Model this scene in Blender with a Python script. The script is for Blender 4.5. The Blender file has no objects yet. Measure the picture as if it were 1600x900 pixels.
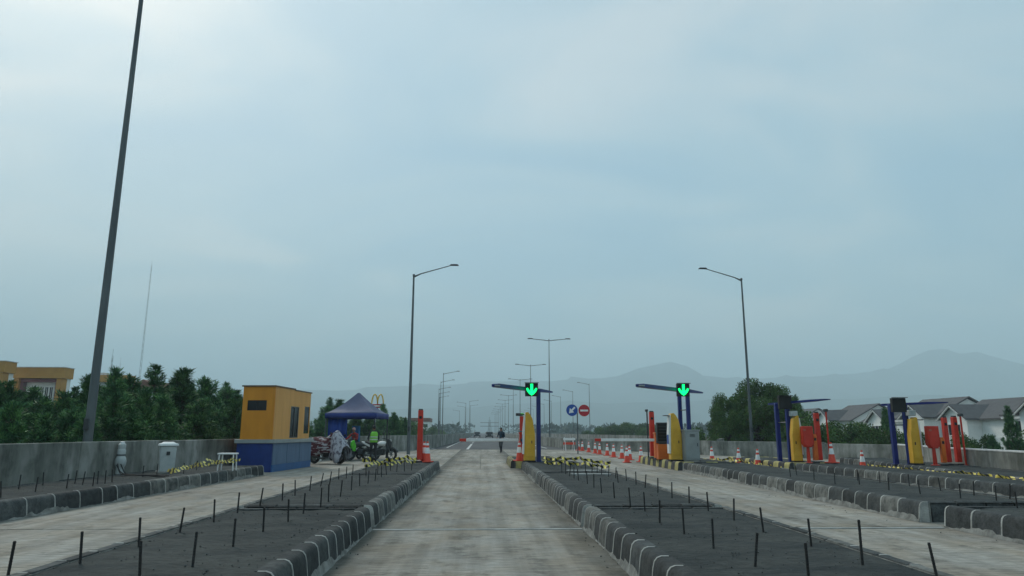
import bpy, bmesh, math, random
import numpy as np
from mathutils import Vector, Matrix
R = math.radians
S = bpy.context.scene
C = S.collection
random.seed(7); rng = np.random.default_rng(7)

# ------------------------------------------------------------------ camera
F = 1093.0; EYE = 1.42; VPX, VPY, ROLL = 753.0, 675.0, math.tan(R(0.6))
Yc = Vector(((VPX-800)/F, (450-VPY)/F, -1)).normalized()
Xc = Vector((1, -ROLL, (Yc.x - ROLL*Yc.y)/(-Yc.z))).normalized()
Zc = Xc.cross(Yc).normalized()
MW = Matrix((Xc, Yc, Zc)).transposed()          # world -> camera (columns = world axes in camera space)
CW = MW.transposed()                            # camera -> world
cam = bpy.data.cameras.new('camera'); camo = bpy.data.objects.new('camera', cam); C.objects.link(camo)
cam.sensor_width = 36; cam.lens = 36*F/1600; cam.clip_start = 0.05; cam.clip_end = 30000
camo.matrix_world = Matrix.Translation((0, 0, EYE)) @ CW.to_4x4()
S.camera = camo
def ray(px, py): return CW @ Vector(((px-800)/F, (450-py)/F, -1))
def PD(px, py, d):                              # point on a pixel's ray at forward distance d
    w = ray(px, py); t = d/w.y; return Vector((w.x*t, d, EYE+w.z*t))
def PZ(px, py, z=0.0):                          # point on a pixel's ray at height z
    w = ray(px, py); t = (z-EYE)/w.z; return Vector((w.x*t, w.y*t, z))
def XD(px, d, py=690): return PD(px, py, d).x

# ------------------------------------------------------------------ world, sun, exposure
SUN_EL, SUN_AZ = R(42), R(-36)
W = bpy.data.worlds.new('World'); S.world = W; W.use_nodes = True
nt = W.node_tree; nt.nodes.clear()
def N(t, **k):
    n = nt.nodes.new(t)
    for a, b in k.items(): setattr(n, a, b)
    return n
out = N('ShaderNodeOutputWorld'); bg = N('ShaderNodeBackground'); bg.inputs['Strength'].default_value = 0.11
sky = N('ShaderNodeTexSky', sky_type='NISHITA', sun_disc=False, sun_elevation=SUN_EL, sun_rotation=SUN_AZ % (2*math.pi),
        altitude=50, air_density=1.4, dust_density=2.5, ozone_density=2.0)
tc = N('ShaderNodeTexCoord'); sep = N('ShaderNodeSeparateXYZ')
nt.links.new(tc.outputs['Generated'], sep.inputs[0])
zc = N('ShaderNodeMath', operation='ABSOLUTE'); nt.links.new(sep.outputs['Z'], zc.inputs[0])
za = N('ShaderNodeMath', operation='ADD'); za.inputs[1].default_value = 0.22; nt.links.new(zc.outputs[0], za.inputs[0])
dv = N('ShaderNodeVectorMath', operation='DIVIDE'); nt.links.new(tc.outputs['Generated'], dv.inputs[0])
cb = N('ShaderNodeCombineXYZ')
for i in range(3): nt.links.new(za.outputs[0], cb.inputs[i])
nt.links.new(cb.outputs[0], dv.inputs[1])
n1 = N('ShaderNodeTexNoise'); n1.inputs['Scale'].default_value = 1.35; n1.inputs['Detail'].default_value = 4.5
n1.inputs['Roughness'].default_value = 0.45; n1.inputs['Distortion'].default_value = 0.7
mp = N('ShaderNodeMapping'); mp.inputs['Location'].default_value = (3.1, 1.7, 0.4); mp.inputs['Scale'].default_value = (1.0, 1.5, 1.0)
nt.links.new(dv.outputs[0], mp.inputs[0]); nt.links.new(mp.outputs[0], n1.inputs['Vector'])
rp = N('ShaderNodeValToRGB'); rp.color_ramp.elements[0].position = 0.34; rp.color_ramp.elements[1].position = 0.66; e_ = rp.color_ramp.elements.new(0.50); e_.color = (3.75, 5.3, 5.85, 1)
rp_last = rp.color_ramp.elements[2]
rp.color_ramp.elements[0].color = (2.8, 4.6, 5.6, 1); rp_last.color = (5.6, 6.4, 6.35, 1)
nt.links.new(n1.outputs['Fac'], rp.inputs[0])
mx = N('ShaderNodeMix', data_type='RGBA'); mx.inputs[0].default_value = 0.72
nt.links.new(sky.outputs[0], mx.inputs[6]); nt.links.new(rp.outputs[0], mx.inputs[7])
nt.links.new(mx.outputs[2], bg.inputs['Color']); nt.links.new(bg.outputs[0], out.inputs['Surface'])
sl = bpy.data.lights.new('sun', 'SUN'); sl.energy = 1.5; sl.angle = R(16); sl.color = (1.0, 0.93, 0.82)
so = bpy.data.objects.new('sun', sl); C.objects.link(so)
sdir = Vector((math.sin(SUN_AZ)*math.cos(SUN_EL), math.cos(SUN_AZ)*math.cos(SUN_EL), math.sin(SUN_EL)))
so.rotation_euler = sdir.to_track_quat('Z', 'Y').to_euler(); so.location = sdir*100
S.view_settings.view_transform = 'Standard'; S.view_settings.look = 'None'
S.view_settings.gamma = 1; S.view_settings.use_curve_mapping = False
S.view_settings.exposure = 0.32
HAZE = 0.0005
S.cycles.volume_bounces = 3; S.cycles.max_bounces = 6

# ------------------------------------------------------------------ materials
MATS = {}
def pm(name, c1, c2=None, scale=8.0, rough=0.7, bump=0.0, bscale=None, stretch=(1,1,1), metal=0.0, world=False,
       rnd=0.0, detail=5.0, lo=0.35, hi=0.65, spec=0.4):
    """procedural material: two tones through noise, optional bump, optional tint per object"""
    if name in MATS: return MATS[name]
    m = bpy.data.materials.new(name); m.use_nodes = True; t = m.node_tree; L = t.links.new
    b = t.nodes['Principled BSDF']
    b.inputs['Roughness'].default_value = rough; b.inputs['Metallic'].default_value = metal
    b.inputs['Specular IOR Level'].default_value = spec
    if world: src = t.nodes.new('ShaderNodeNewGeometry').outputs['Position']
    else: src = t.nodes.new('ShaderNodeTexCoord').outputs['Object']
    mpn = t.nodes.new('ShaderNodeMapping'); mpn.inputs['Scale'].default_value = stretch; L(src, mpn.inputs[0])
    nz = t.nodes.new('ShaderNodeTexNoise'); nz.inputs['Scale'].default_value = scale; nz.inputs['Detail'].default_value = detail
    nz.inputs['Roughness'].default_value = 0.6
    if not world:
        oi = t.nodes.new('ShaderNodeObjectInfo'); ad = t.nodes.new('ShaderNodeVectorMath'); ad.operation = 'ADD'
        sc = t.nodes.new('ShaderNodeMath'); sc.operation = 'MULTIPLY'; sc.inputs[1].default_value = 37.0
        L(oi.outputs['Random'], sc.inputs[0]); L(mpn.outputs[0], ad.inputs[0]); L(sc.outputs[0], ad.inputs[1]); L(ad.outputs[0], nz.inputs['Vector'])
    else: L(mpn.outputs[0], nz.inputs['Vector'])
    c2 = c2 or tuple(x*0.8 for x in c1)
    rpn = t.nodes.new('ShaderNodeValToRGB'); e = rpn.color_ramp.elements
    e[0].position, e[1].position = lo, hi; e[0].color = (*c2, 1); e[1].color = (*c1, 1)
    L(nz.outputs['Fac'], rpn.inputs[0]); col = rpn.outputs[0]
    if rnd:
        oi2 = t.nodes.new('ShaderNodeObjectInfo'); hs = t.nodes.new('ShaderNodeHueSaturation')
        mr = t.nodes.new('ShaderNodeMapRange'); mr.inputs['To Min'].default_value = 1-rnd; mr.inputs['To Max'].default_value = 1+rnd
        L(oi2.outputs['Random'], mr.inputs[0]); L(mr.outputs[0], hs.inputs['Value']); L(col, hs.inputs['Color']); col = hs.outputs[0]
    L(col, b.inputs['Base Color'])
    if bump:
        nb = t.nodes.new('ShaderNodeTexNoise'); nb.inputs['Scale'].default_value = bscale or scale*4; nb.inputs['Detail'].default_value = 6
        bp = t.nodes.new('ShaderNodeBump'); bp.inputs['Strength'].default_value = bump; bp.inputs['Distance'].default_value = 0.02
        L(mpn.outputs[0], nb.inputs['Vector']); L(nb.outputs['Fac'], bp.inputs['Height']); L(bp.outputs[0], b.inputs['Normal'])
    MATS[name] = m; return m

def concrete_lane():
    m = bpy.data.materials.new('lane_concrete'); m.use_nodes = True; t = m.node_tree; L = t.links.new
    b = t.nodes['Principled BSDF']; b.inputs['Roughness'].default_value = 0.85; b.inputs['Specular IOR Level'].default_value = 0.25
    g = t.nodes.new('ShaderNodeNewGeometry').outputs['Position']
    def noise(scale, st, det=5, ro=0.6):
        mpn = t.nodes.new('ShaderNodeMapping'); mpn.inputs['Scale'].default_value = st; L(g, mpn.inputs[0])
        n = t.nodes.new('ShaderNodeTexNoise'); n.inputs['Scale'].default_value = scale; n.inputs['Detail'].default_value = det
        n.inputs['Roughness'].default_value = ro; L(mpn.outputs[0], n.inputs['Vector']); return n.outputs['Fac']
    def ramp(f, p0, c0, p1, c1):
        r = t.nodes.new('ShaderNodeValToRGB'); e = r.color_ramp.elements
        e[0].position, e[1].position = p0, p1; e[0].color = (*c0, 1); e[1].color = (*c1, 1); L(f, r.inputs[0]); return r.outputs[0]
    def mul(a, bb, fac=1.0):
        x = t.nodes.new('ShaderNodeMix'); x.data_type = 'RGBA'; x.blend_type = 'MULTIPLY'; x.inputs[0].default_value = fac
        L(a, x.inputs[6]); L(bb, x.inputs[7]); return x.outputs[2]
    base = ramp(noise(0.55, (1, .45, 1), 6), .34, (.30, .283, .252), .66, (.49, .475, .435))
    tint = ramp(noise(1.3, (1, .6, 1), 4), .35, (.96, .88, .79), .62, (1, 1, 1))
    fine = ramp(noise(24, (.25, 2.6, 1), 3, .7), .36, (.66, .66, .66), .64, (1.04, 1.04, 1.04))
    broom = ramp(noise(7, (.3, 3.2, 1), 4), .32, (.62, .62, .61), .66, (1.08, 1.08, 1.08))
    tracks = ramp(noise(2.2, (1.6, .06, 1), 4), .38, (.74, .74, .73), .56, (1, 1, 1))
    spots = ramp(noise(2.4, (1, .8, 1), 7, .7), .33, (.40, .40, .39), .47, (1, 1, 1))
    col = mul(mul(mul(mul(base, tint), broom), tracks, .85), spots, .8)
    col = mul(col, fine)
    # grime gathered against the kerbs of the middle lane
    sx = t.nodes.new('ShaderNodeSeparateXYZ'); L(g, sx.inputs[0])
    ax = t.nodes.new('ShaderNodeMath'); ax.operation = 'ABSOLUTE'; L(sx.outputs['X'], ax.inputs[0])
    dm = t.nodes.new('ShaderNodeMath'); dm.operation = 'MULTIPLY_ADD'; dm.inputs[1].default_value = -.9; L(noise(1.6, (1, .8, 1), 5), dm.inputs[0]); L(ax.outputs[0], dm.inputs[2])
    gr = t.nodes.new('ShaderNodeMapRange'); gr.inputs['From Min'].default_value = .55; gr.inputs['From Max'].default_value = 1.15; L(dm.outputs[0], gr.inputs[0])
    w2 = t.nodes.new('ShaderNodeMath'); w2.operation = 'LESS_THAN'; w2.inputs[1].default_value = 1.7; L(ax.outputs[0], w2.inputs[0])
    gm = t.nodes.new('ShaderNodeMath'); gm.operation = 'MULTIPLY'; L(gr.outputs[0], gm.inputs[0]); L(w2.outputs[0], gm.inputs[1])
    col = mul(col, ramp(gm.outputs[0], 0, (1, 1, 1), 1, (.40, .42, .41)))
    oi = t.nodes.new('ShaderNodeObjectInfo'); mr = t.nodes.new('ShaderNodeMapRange')
    mr.inputs['To Min'].default_value = .88; mr.inputs['To Max'].default_value = 1.1; L(oi.outputs['Random'], mr.inputs[0])
    hs = t.nodes.new('ShaderNodeHueSaturation'); L(mr.outputs[0], hs.inputs['Value']); L(col, hs.inputs['Color'])
    L(hs.outputs[0], b.inputs['Base Color'])
    bp = t.nodes.new('ShaderNodeBump'); bp.inputs['Strength'].default_value = .5; bp.inputs['Distance'].default_value = .012
    L(noise(9, (.4, 6, 1), 5), bp.inputs['Height']); L(bp.outputs[0], b.inputs['Normal'])
    MATS['lane_concrete'] = m; return m

def layered(name, c0, c1, scale, layers, rough=.9, bump=.5, bscale=20, world=True, rnd=0.0, bdist=.015):
    """two-tone ground colour darkened by stacked noise layers (scale, stretch, low pos, dark tone, high pos, detail)"""
    m = bpy.data.materials.new(name); m.use_nodes = True; t = m.node_tree; L = t.links.new
    b = t.nodes['Principled BSDF']; b.inputs['Roughness'].default_value = rough; b.inputs['Specular IOR Level'].default_value = .25
    src = t.nodes.new('ShaderNodeNewGeometry').outputs['Position'] if world else t.nodes.new('ShaderNodeTexCoord').outputs['Object']
    oi = t.nodes.new('ShaderNodeObjectInfo')
    if not world:
        ad = t.nodes.new('ShaderNodeVectorMath'); ad.operation = 'ADD'; sc = t.nodes.new('ShaderNodeMath'); sc.operation = 'MULTIPLY'; sc.inputs[1].default_value = 41.0
        L(oi.outputs['Random'], sc.inputs[0]); L(src, ad.inputs[0]); L(sc.outputs[0], ad.inputs[1]); src = ad.outputs[0]
    def nz(sc_, st, det):
        mpn = t.nodes.new('ShaderNodeMapping'); mpn.inputs['Scale'].default_value = st; L(src, mpn.inputs[0])
        n = t.nodes.new('ShaderNodeTexNoise'); n.inputs['Scale'].default_value = sc_; n.inputs['Detail'].default_value = det; n.inputs['Roughness'].default_value = .62
        L(mpn.outputs[0], n.inputs['Vector']); return n.outputs['Fac']
    def rmp(f, p0, a, p1, c):
        q = t.nodes.new('ShaderNodeValToRGB'); e = q.color_ramp.elements; e[0].position, e[1].position = p0, p1; e[0].color = (*a, 1); e[1].color = (*c, 1); L(f, q.inputs[0]); return q.outputs[0]
    col = rmp(nz(scale, (1,1,1), 6), .33, c0, .67, c1)
    for (sc_, st, lo, dk, hi, det) in layers:
        x = t.nodes.new('ShaderNodeMix'); x.data_type = 'RGBA'; x.blend_type = 'MULTIPLY'; x.inputs[0].default_value = 1
        L(col, x.inputs[6]); L(rmp(nz(sc_, st, det), lo, dk, hi, (1,1,1)), x.inputs[7]); col = x.outputs[2]
    if rnd:
        mr = t.nodes.new('ShaderNodeMapRange'); mr.inputs['To Min'].default_value = 1-rnd; mr.inputs['To Max'].default_value = 1+rnd; L(oi.outputs['Random'], mr.inputs[0])
        hs = t.nodes.new('ShaderNodeHueSaturation'); L(mr.outputs[0], hs.inputs['Value']); L(col, hs.inputs['Color']); col = hs.outputs[0]
    L(col, b.inputs['Base Color'])
    bp = t.nodes.new('ShaderNodeBump'); bp.inputs['Strength'].default_value = bump; bp.inputs['Distance'].default_value = bdist
    L(nz(bscale, (1,1,1), 7), bp.inputs['Height']); L(bp.outputs[0], b.inputs['Normal']); MATS[name] = m; return m

def stripe_mat(name, a, bcol, n, slant=0.0):
    m = bpy.data.materials.new(name); m.use_nodes = True; t = m.node_tree; L = t.links.new
    b = t.nodes['Principled BSDF']; b.inputs['Roughness'].default_value = 0.45
    uv = t.nodes.new('ShaderNodeUVMap').outputs[0]; s = t.nodes.new('ShaderNodeSeparateXYZ'); L(uv, s.inputs[0])
    ma = t.nodes.new('ShaderNodeMath'); ma.operation = 'MULTIPLY_ADD'; ma.inputs[1].default_value = slant
    L(s.outputs['Y'], ma.inputs[0]); L(s.outputs['X'], ma.inputs[2])
    mm = t.nodes.new('ShaderNodeMath'); mm.operation = 'MULTIPLY'; mm.inputs[1].default_value = n; L(ma.outputs[0], mm.inputs[0])
    fr = t.nodes.new('ShaderNodeMath'); fr.operation = 'FRACT'; L(mm.outputs[0], fr.inputs[0])
    r = t.nodes.new('ShaderNodeValToRGB'); r.color_ramp.interpolation = 'CONSTANT'
    r.color_ramp.elements[0].color = (*a, 1); r.color_ramp.elements[1].position = .5; r.color_ramp.elements[1].color = (*bcol, 1)
    L(fr.outputs[0], r.inputs[0]); L(r.outputs[0], b.inputs['Base Color']); MATS[name] = m; return m

def leaf_mat(name, c1, c2, rnd=.18):
    m = pm(name, c1, c2, scale=1.1, rough=.6, rnd=rnd, spec=.25, detail=3)
    return m
def emit(name, col, st):
    m = bpy.data.materials.new(name); m.use_nodes = True; b = m.node_tree.nodes['Principled BSDF']
    b.inputs['Base Color'].default_value = (*[c*.3 for c in col], 1); b.inputs['Emission Color'].default_value = (*col, 1)
    b.inputs['Emission Strength'].default_value = st; MATS[name] = m; return m

lane = concrete_lane()
joint = pm('joint_filler', (.045,.045,.042), rough=.9)
asphalt = pm('asphalt', (.085,.088,.09), (.055,.057,.06), scale=.6, rough=.9, bump=.3, bscale=40, stretch=(1,.15,1), world=True)
paint_w = pm('road_paint', (.62,.62,.6), (.42,.42,.4), scale=3, rough=.7, world=True)
kerbm = layered('kerb_stone', (.045,.050,.052), (.078,.084,.082), 3.0, [(7,(1,1,1),.34,(.60,.60,.60),.55,8),(30,(1,1,1),.36,(.72,.72,.72),.55,4)], rough=.88, bump=.7, bscale=22, world=False, rnd=.42)
kerbl = layered('kerb_stone_weathered', (.10,.105,.10), (.17,.17,.155), 3.0, [(6,(1,1,1),.36,(.5,.5,.5),.56,8)], rough=.9, bump=.8, bscale=18, world=False, rnd=.25)
haunchm = pm('haunch', (.27,.27,.25), (.12,.12,.11), scale=6, rough=.95, bump=.6, bscale=30)
mortar = pm('mortar', (.46,.46,.43), (.26,.26,.245), scale=5, rough=.95, bump=.5, bscale=40)
fill = layered('island_fill', (.046,.052,.050), (.072,.077,.072), .9, [(2.2,(.5,1.3,1),.36,(.55,.60,.66),.58,8),(14,(.6,1.6,1),.34,(.62,.62,.62),.60,6)], rough=.97, bump=1.0, bscale=11, bdist=.03)
patch = pm('cement_patch', (.066,.072,.084), (.050,.056,.066), scale=2, rough=.75, bump=.25, bscale=12, world=True)
palepatch = pm('pale_cement', (.36,.37,.36), (.2,.21,.2), scale=3, rough=.9, world=True)
wallm = layered('wall_concrete', (.22,.22,.20), (.36,.36,.335), .7, [(1.5,(1,1,.10),.36,(.50,.52,.50),.56,5),(3.5,(1,1,.55),.34,(.62,.63,.62),.52,8),(.35,(1,1,1),.40,(.70,.72,.70),.58,4)], bump=.5, bscale=12)
capw = pm('white_coping', (.68,.69,.68), (.5,.5,.49), scale=3, rough=.7)
yel = pm('yellow_paint', (.72,.41,.035), (.62,.33,.025), scale=3, rough=.45)
yelb = pm('kerb_yellow', (.50,.44,.16), (.28,.25,.11), scale=5, rough=.8, bump=.3)
blkb = pm('kerb_black', (.03,.032,.035), (.06,.06,.06), scale=5, rough=.8, bump=.3)
org = pm('booth_orange', (.70,.27,.018), (.60,.22,.014), scale=2, rough=.5, stretch=(1,1,.3))
orgs = pm('booth_orange_pale', (.74,.37,.10), (.64,.30,.07), scale=1.5, rough=.55, stretch=(4,4,.2))  # paler orange for the cabin panels facing the lane
blu = pm('booth_blue', (.013,.042,.21), (.010,.03,.15), scale=2, rough=.45)
blus = pm('booth_blue_pale', (.105,.165,.26), (.075,.125,.205), scale=1.4, rough=.6, stretch=(3,3,.4))  # paler, greyer blue for the base panels facing the lane
gblue = pm('gantry_blue', (.009,.022,.17), (.007,.016,.12), scale=3, rough=.4)
red = pm('equipment_red', (.62,.036,.016), (.50,.028,.012), scale=3, rough=.45)
orange = pm('equipment_orange', (.68,.15,.015), (.55,.11,.012), scale=3, rough=.45)
conem = pm('cone_orange', (.75,.07,.03), (.6,.05,.025), scale=5, rough=.5)
white = pm('white_plastic', (.80,.81,.80), (.68,.69,.68), scale=4, rough=.5)
offw = pm('grey_white_plastic', (.48,.51,.50), (.36,.39,.39), scale=3, rough=.5)
lgrey = pm('grey_cabinet', (.30,.325,.32), (.25,.27,.27), scale=2, rough=.55)
dgrey = pm('dark_grey', (.045,.05,.055), (.03,.033,.036), scale=4, rough=.55)
black = pm('black_rubber', (.012,.012,.013), (.02,.02,.02), scale=6, rough=.7)
rodm = pm('rod_steel', (.014,.015,.016), (.028,.024,.022), scale=20, rough=.75)
galv = pm('galvanised', (.125,.14,.145), (.085,.098,.105), scale=2, rough=.5, stretch=(1,1,.2), metal=.3)
glass = pm('dark_glass', (.010,.012,.015), (.018,.022,.026), scale=1, rough=.12, spec=.22)
gframe = pm('window_frame', (.12,.12,.11), rough=.5)
tentm = pm('tent_blue', (.10,.115,.20), (.08,.092,.165), scale=2, rough=.7)
tentd = pm('tent_valance', (.02,.04,.20), (.016,.032,.16), scale=2, rough=.7)
tarp = pm('tarp_blue', (.010,.055,.30), (.008,.04,.22), scale=2, rough=.6)
cyanm = pm('light_blue_cloth', (.05,.20,.42), (.04,.15,.33), scale=3, rough=.8)
bark = pm('bark', (.09,.075,.06), (.05,.042,.035), scale=6, rough=.95, stretch=(1,1,.3))
pine_t = leaf_mat('pine_tips', (.14,.27,.085), (.08,.18,.065), .25)
pine_l = leaf_mat('pine_needles', (.060,.145,.055), (.032,.092,.040), .3)
broad_l = leaf_mat('broad_leaves', (.10,.18,.042), (.038,.085,.026), .25)
dry_l = leaf_mat('dry_leaves', (.13,.085,.03), (.06,.05,.02), .2)
farwood = pm('far_leaves', (.035,.06,.035), (.02,.038,.026), scale=.3, rough=.9, world=True)
terr = pm('terrain_grass', (.06,.08,.035), (.05,.055,.03), scale=.05, rough=1, world=True)
mount = pm('mountain_forest', (.035,.055,.04), (.02,.035,.03), scale=.004, rough=1, world=True)
hwhite = pm('house_white', (.82,.83,.81), (.72,.73,.71), scale=.8, rough=.8)
hroof = pm('house_roof', (.11,.108,.11), (.085,.084,.088), scale=1.5, rough=.85)
borg = pm('building_orange', (.48,.25,.06), (.40,.20,.045), scale=.6, rough=.8)
bpink = pm('building_maroon', (.22,.09,.11), (.17,.07,.09), scale=.6, rough=.8)
bred = pm('building_brick', (.24,.11,.08), (.19,.09,.07), scale=.5, rough=.9)
led = emit('green_led', (.0,1.0,.16), 2.2)
blue_sign = pm('sign_blue', (.012,.075,.36), rough=.4)
red_sign = pm('sign_red', (.46,.018,.03), rough=.4)
neon = pm('neon_vest', (.22,.62,.06), (.17,.5,.05), scale=5, rough=.7)
silver = pm('reflective_tape', (.6,.62,.6), rough=.4)
skin = pm('skin', (.26,.15,.10), rough=.6)
tape_m = stripe_mat('hazard_tape', (.72,.58,.10), (.02,.02,.02), 1/.26, .8)
arm_m = stripe_mat('arm_white_red', (.78,.78,.77), (.78,.78,.77), 1.0)
limegreen = pm('lime_fairing', (.12,.66,.04), rough=.35)
archm = pm('arch_yellow', (.75,.46,.03), rough=.4)
cloth_r = pm('cover_red', (.075,.013,.020), (.34,.34,.36), scale=5, rough=.85, lo=.45, hi=.50, stretch=(.6,1,2.6), detail=2)
cloth_w = pm('cover_white', (.40,.41,.46), (.10,.09,.12), scale=11, rough=.8, lo=.40, hi=.52, detail=4, stretch=(1,1,.45))

# ------------------------------------------------------------------ mesh helpers
class MB:
    def __init__(s): s.v = []; s.f = []; s.uv = []
    def add(s, vs, fs):
        o = len(s.v); s.v += [tuple(p) for p in vs]; s.f += [tuple(i+o for i in f) for f in fs]; return s
    def box(s, c, d, rz=0.0, taper=1.0, rx=0.0):
        x, y, z = d[0]/2, d[1]/2, d[2]/2
        p = [(-x,-y,-z),(x,-y,-z),(x,y,-z),(-x,y,-z),(-x*taper,-y*taper,z),(x*taper,-y*taper,z),(x*taper,y*taper,z),(-x*taper,y*taper,z)]
        M = Matrix.Translation(c) @ Matrix.Rotation(rz,4,'Z') @ Matrix.Rotation(rx,4,'X')
        return s.add([M @ Vector(q) for q in p], [(3,2,1,0),(4,5,6,7),(0,1,5,4),(1,2,6,5),(2,3,7,6),(3,0,4,7)])
    def tube(s, pts, rad, n=8, cap=True):
        pts = [Vector(p) for p in pts]
        if not hasattr(rad, '__len__'): rad = [rad]*len(pts)
        vs = []; up = None
        for i, p in enumerate(pts):
            t = (pts[min(i+1,len(pts)-1)]-pts[max(i-1,0)]).normalized()
            if up is None: up = Vector((1,0,0)) if abs(t.x) < .8 else Vector((0,1,0))
            a = (up - t*up.dot(t)).normalized(); up = a; b = t.cross(a)
            for k in range(n):
                q = 2*math.pi*k/n; vs.append(p + (a*math.cos(q)+b*math.sin(q))*rad[i])
        fs = []
        for i in range(len(pts)-1):
            for k in range(n): fs.append((i*n+k, i*n+(k+1)%n, (i+1)*n+(k+1)%n, (i+1)*n+k))
        if cap: fs.append(tuple(range(n-1,-1,-1))); fs.append(tuple(range((len(pts)-1)*n, len(pts)*n)))
        return s.add(vs, fs)
    def prism(s, poly, a, b, axis='Y'):
        n = len(poly)
        def mk(u, w, t): return {'Y':(u,t,w), 'X':(t,u,w), 'Z':(u,w,t)}[axis]
        vs = [mk(u,w,a) for u,w in poly]+[mk(u,w,b) for u,w in poly]
        fs = [tuple(range(n)), tuple(range(2*n-1,n-1,-1))]+[(i+n,(i+1)%n+n,(i+1)%n,i) for i in range(n)]
        return s.add(vs, fs)
    def lathe(s, prof, n=16, c=(0,0,0)):
        vs = [(c[0]+r*math.cos(2*math.pi*k/n), c[1]+r*math.sin(2*math.pi*k/n), c[2]+z) for r,z in prof for k in range(n)]
        fs = [(i*n+k, i*n+(k+1)%n, (i+1)*n+(k+1)%n, (i+1)*n+k) for i in range(len(prof)-1) for k in range(n)]
        fs += [tuple(range(n-1,-1,-1)), tuple(range((len(prof)-1)*n, len(prof)*n))]
        return s.add(vs, fs)
    def ellipsoid(s, c, r, n=12, m=8):
        return s.lathe_e(c, r, n, m)
    def lathe_e(s, c, r, n, m):
        vs = [(c[0]+r[0]*math.sin(math.pi*(j+.02)/(m+.04))*math.cos(2*math.pi*k/n), c[1]+r[1]*math.sin(math.pi*(j+.02)/(m+.04))*math.sin(2*math.pi*k/n), c[2]-r[2]*math.cos(math.pi*j/m)) for j in range(m+1) for k in range(n)]
        fs = [(i*n+k, i*n+(k+1)%n, (i+1)*n+(k+1)%n, (i+1)*n+k) for i in range(m) for k in range(n)]
        fs += [tuple(range(n-1,-1,-1)), tuple(range(m*n, (m+1)*n))]
        return s.add(vs, fs)
    def ribbon(s, pts, w, tilt=None):
        """strip following pts with metre-based UVs"""
        pts = [Vector(p) for p in pts]; o = len(s.v); d = 0; us = []
        for i, p in enumerate(pts):
            t = (pts[min(i+1,len(pts)-1)]-pts[max(i-1,0)]).normalized(); side = t.cross(Vector((0,0,1))).normalized()
            a = tilt[i] if tilt else 0; up = Vector((0,0,1))*math.cos(a)+side*math.sin(a)
            if i: d += (p-pts[i-1]).length
            s.v += [tuple(p-up*w/2), tuple(p+up*w/2)]; us += [(d,0),(d,w)]
        for i in range(len(pts)-1):
            s.f.append((o+2*i,o+2*i+2,o+2*i+3,o+2*i+1)); s.uv.append((len(s.f)-1,[us[2*i],us[2*i+2],us[2*i+3],us[2*i+1]]))
        return s
    def build(s, name, mat, parent=None, loc=None, rot=None, bevel=0, smooth=True, seg=2, label=None, solid=0):
        me = bpy.data.meshes.new(name); me.from_pydata(s.v, [], s.f); me.materials.append(mat)
        if s.uv:
            ul = me.uv_layers.new(name='UVMap')
            for fi, cs in s.uv:
                for li, q in zip(me.polygons[fi].loop_indices, cs): ul.data[li].uv = q
        if smooth:
            me.polygons.foreach_set('use_smooth', [True]*len(me.polygons)); me.set_sharp_from_angle(angle=R(38))
        me.update()
        o = bpy.data.objects.new(name, me); C.objects.link(o)
        if parent: o.parent = parent
        if loc is not None: o.location = loc
        if rot is not None: o.rotation_euler = rot
        if bevel:
            b = o.modifiers.new('bevel','BEVEL'); b.width = bevel; b.segments = seg; b.limit_method = 'ANGLE'; b.angle_limit = R(40)
        if solid:
            b = o.modifiers.new('thickness','SOLIDIFY'); b.thickness = solid
        if label: o['label'] = label
        return o
def tag(o, label=None, cat=None, group=None, kind=None):
    if label: o['label'] = label
    if cat: o['category'] = cat
    if group: o['group'] = group
    if kind: o['kind'] = kind
    return o
def thing(name, label, cat, loc=(0,0,0), rz=0.0, group=None, kind=None):
    o = bpy.data.objects.new(name, None); C.objects.link(o); o.location = loc; o.rotation_euler = (0,0,rz); o.empty_display_size = .2
    return tag(o, label, cat, group, kind)
def copy_tree(o, parent=None):
    c = o.copy(); C.objects.link(c); c.parent = parent
    for ch in o.children: copy_tree(ch, c)
    return c
def dup(o, loc, rz=0.0, label=None, group=None, sc=None):
    c = copy_tree(o); c.location = loc; c.rotation_euler = (0,0,rz)
    if sc: c.scale = (sc,)*3 if not hasattr(sc,'__len__') else sc
    tag(c, label, None, group); return c

# ------------------------------------------------------------------ ground and pavement
GZ = -3.0
xs = np.concatenate([np.linspace(-6000,-200,12), np.linspace(-150,150,13), np.linspace(200,6000,12)])
ys = np.concatenate([np.linspace(-800,-60,5), np.linspace(-40,400,18), np.linspace(500,7500,14)])
b = MB(); vs = []; nx = len(xs)
for y in ys:
    for x in xs: vs.append((x, y, GZ + (.25*math.sin(x*.11+y*.07) if abs(x) < 160 and abs(x) > 28 else 0)))
b.add(vs, [(j*nx+i, j*nx+i+1, (j+1)*nx+i+1, (j+1)*nx+i) for j in range(len(ys)-1) for i in range(nx-1)])
tag(b.build('ground', terr), kind='structure')

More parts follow.
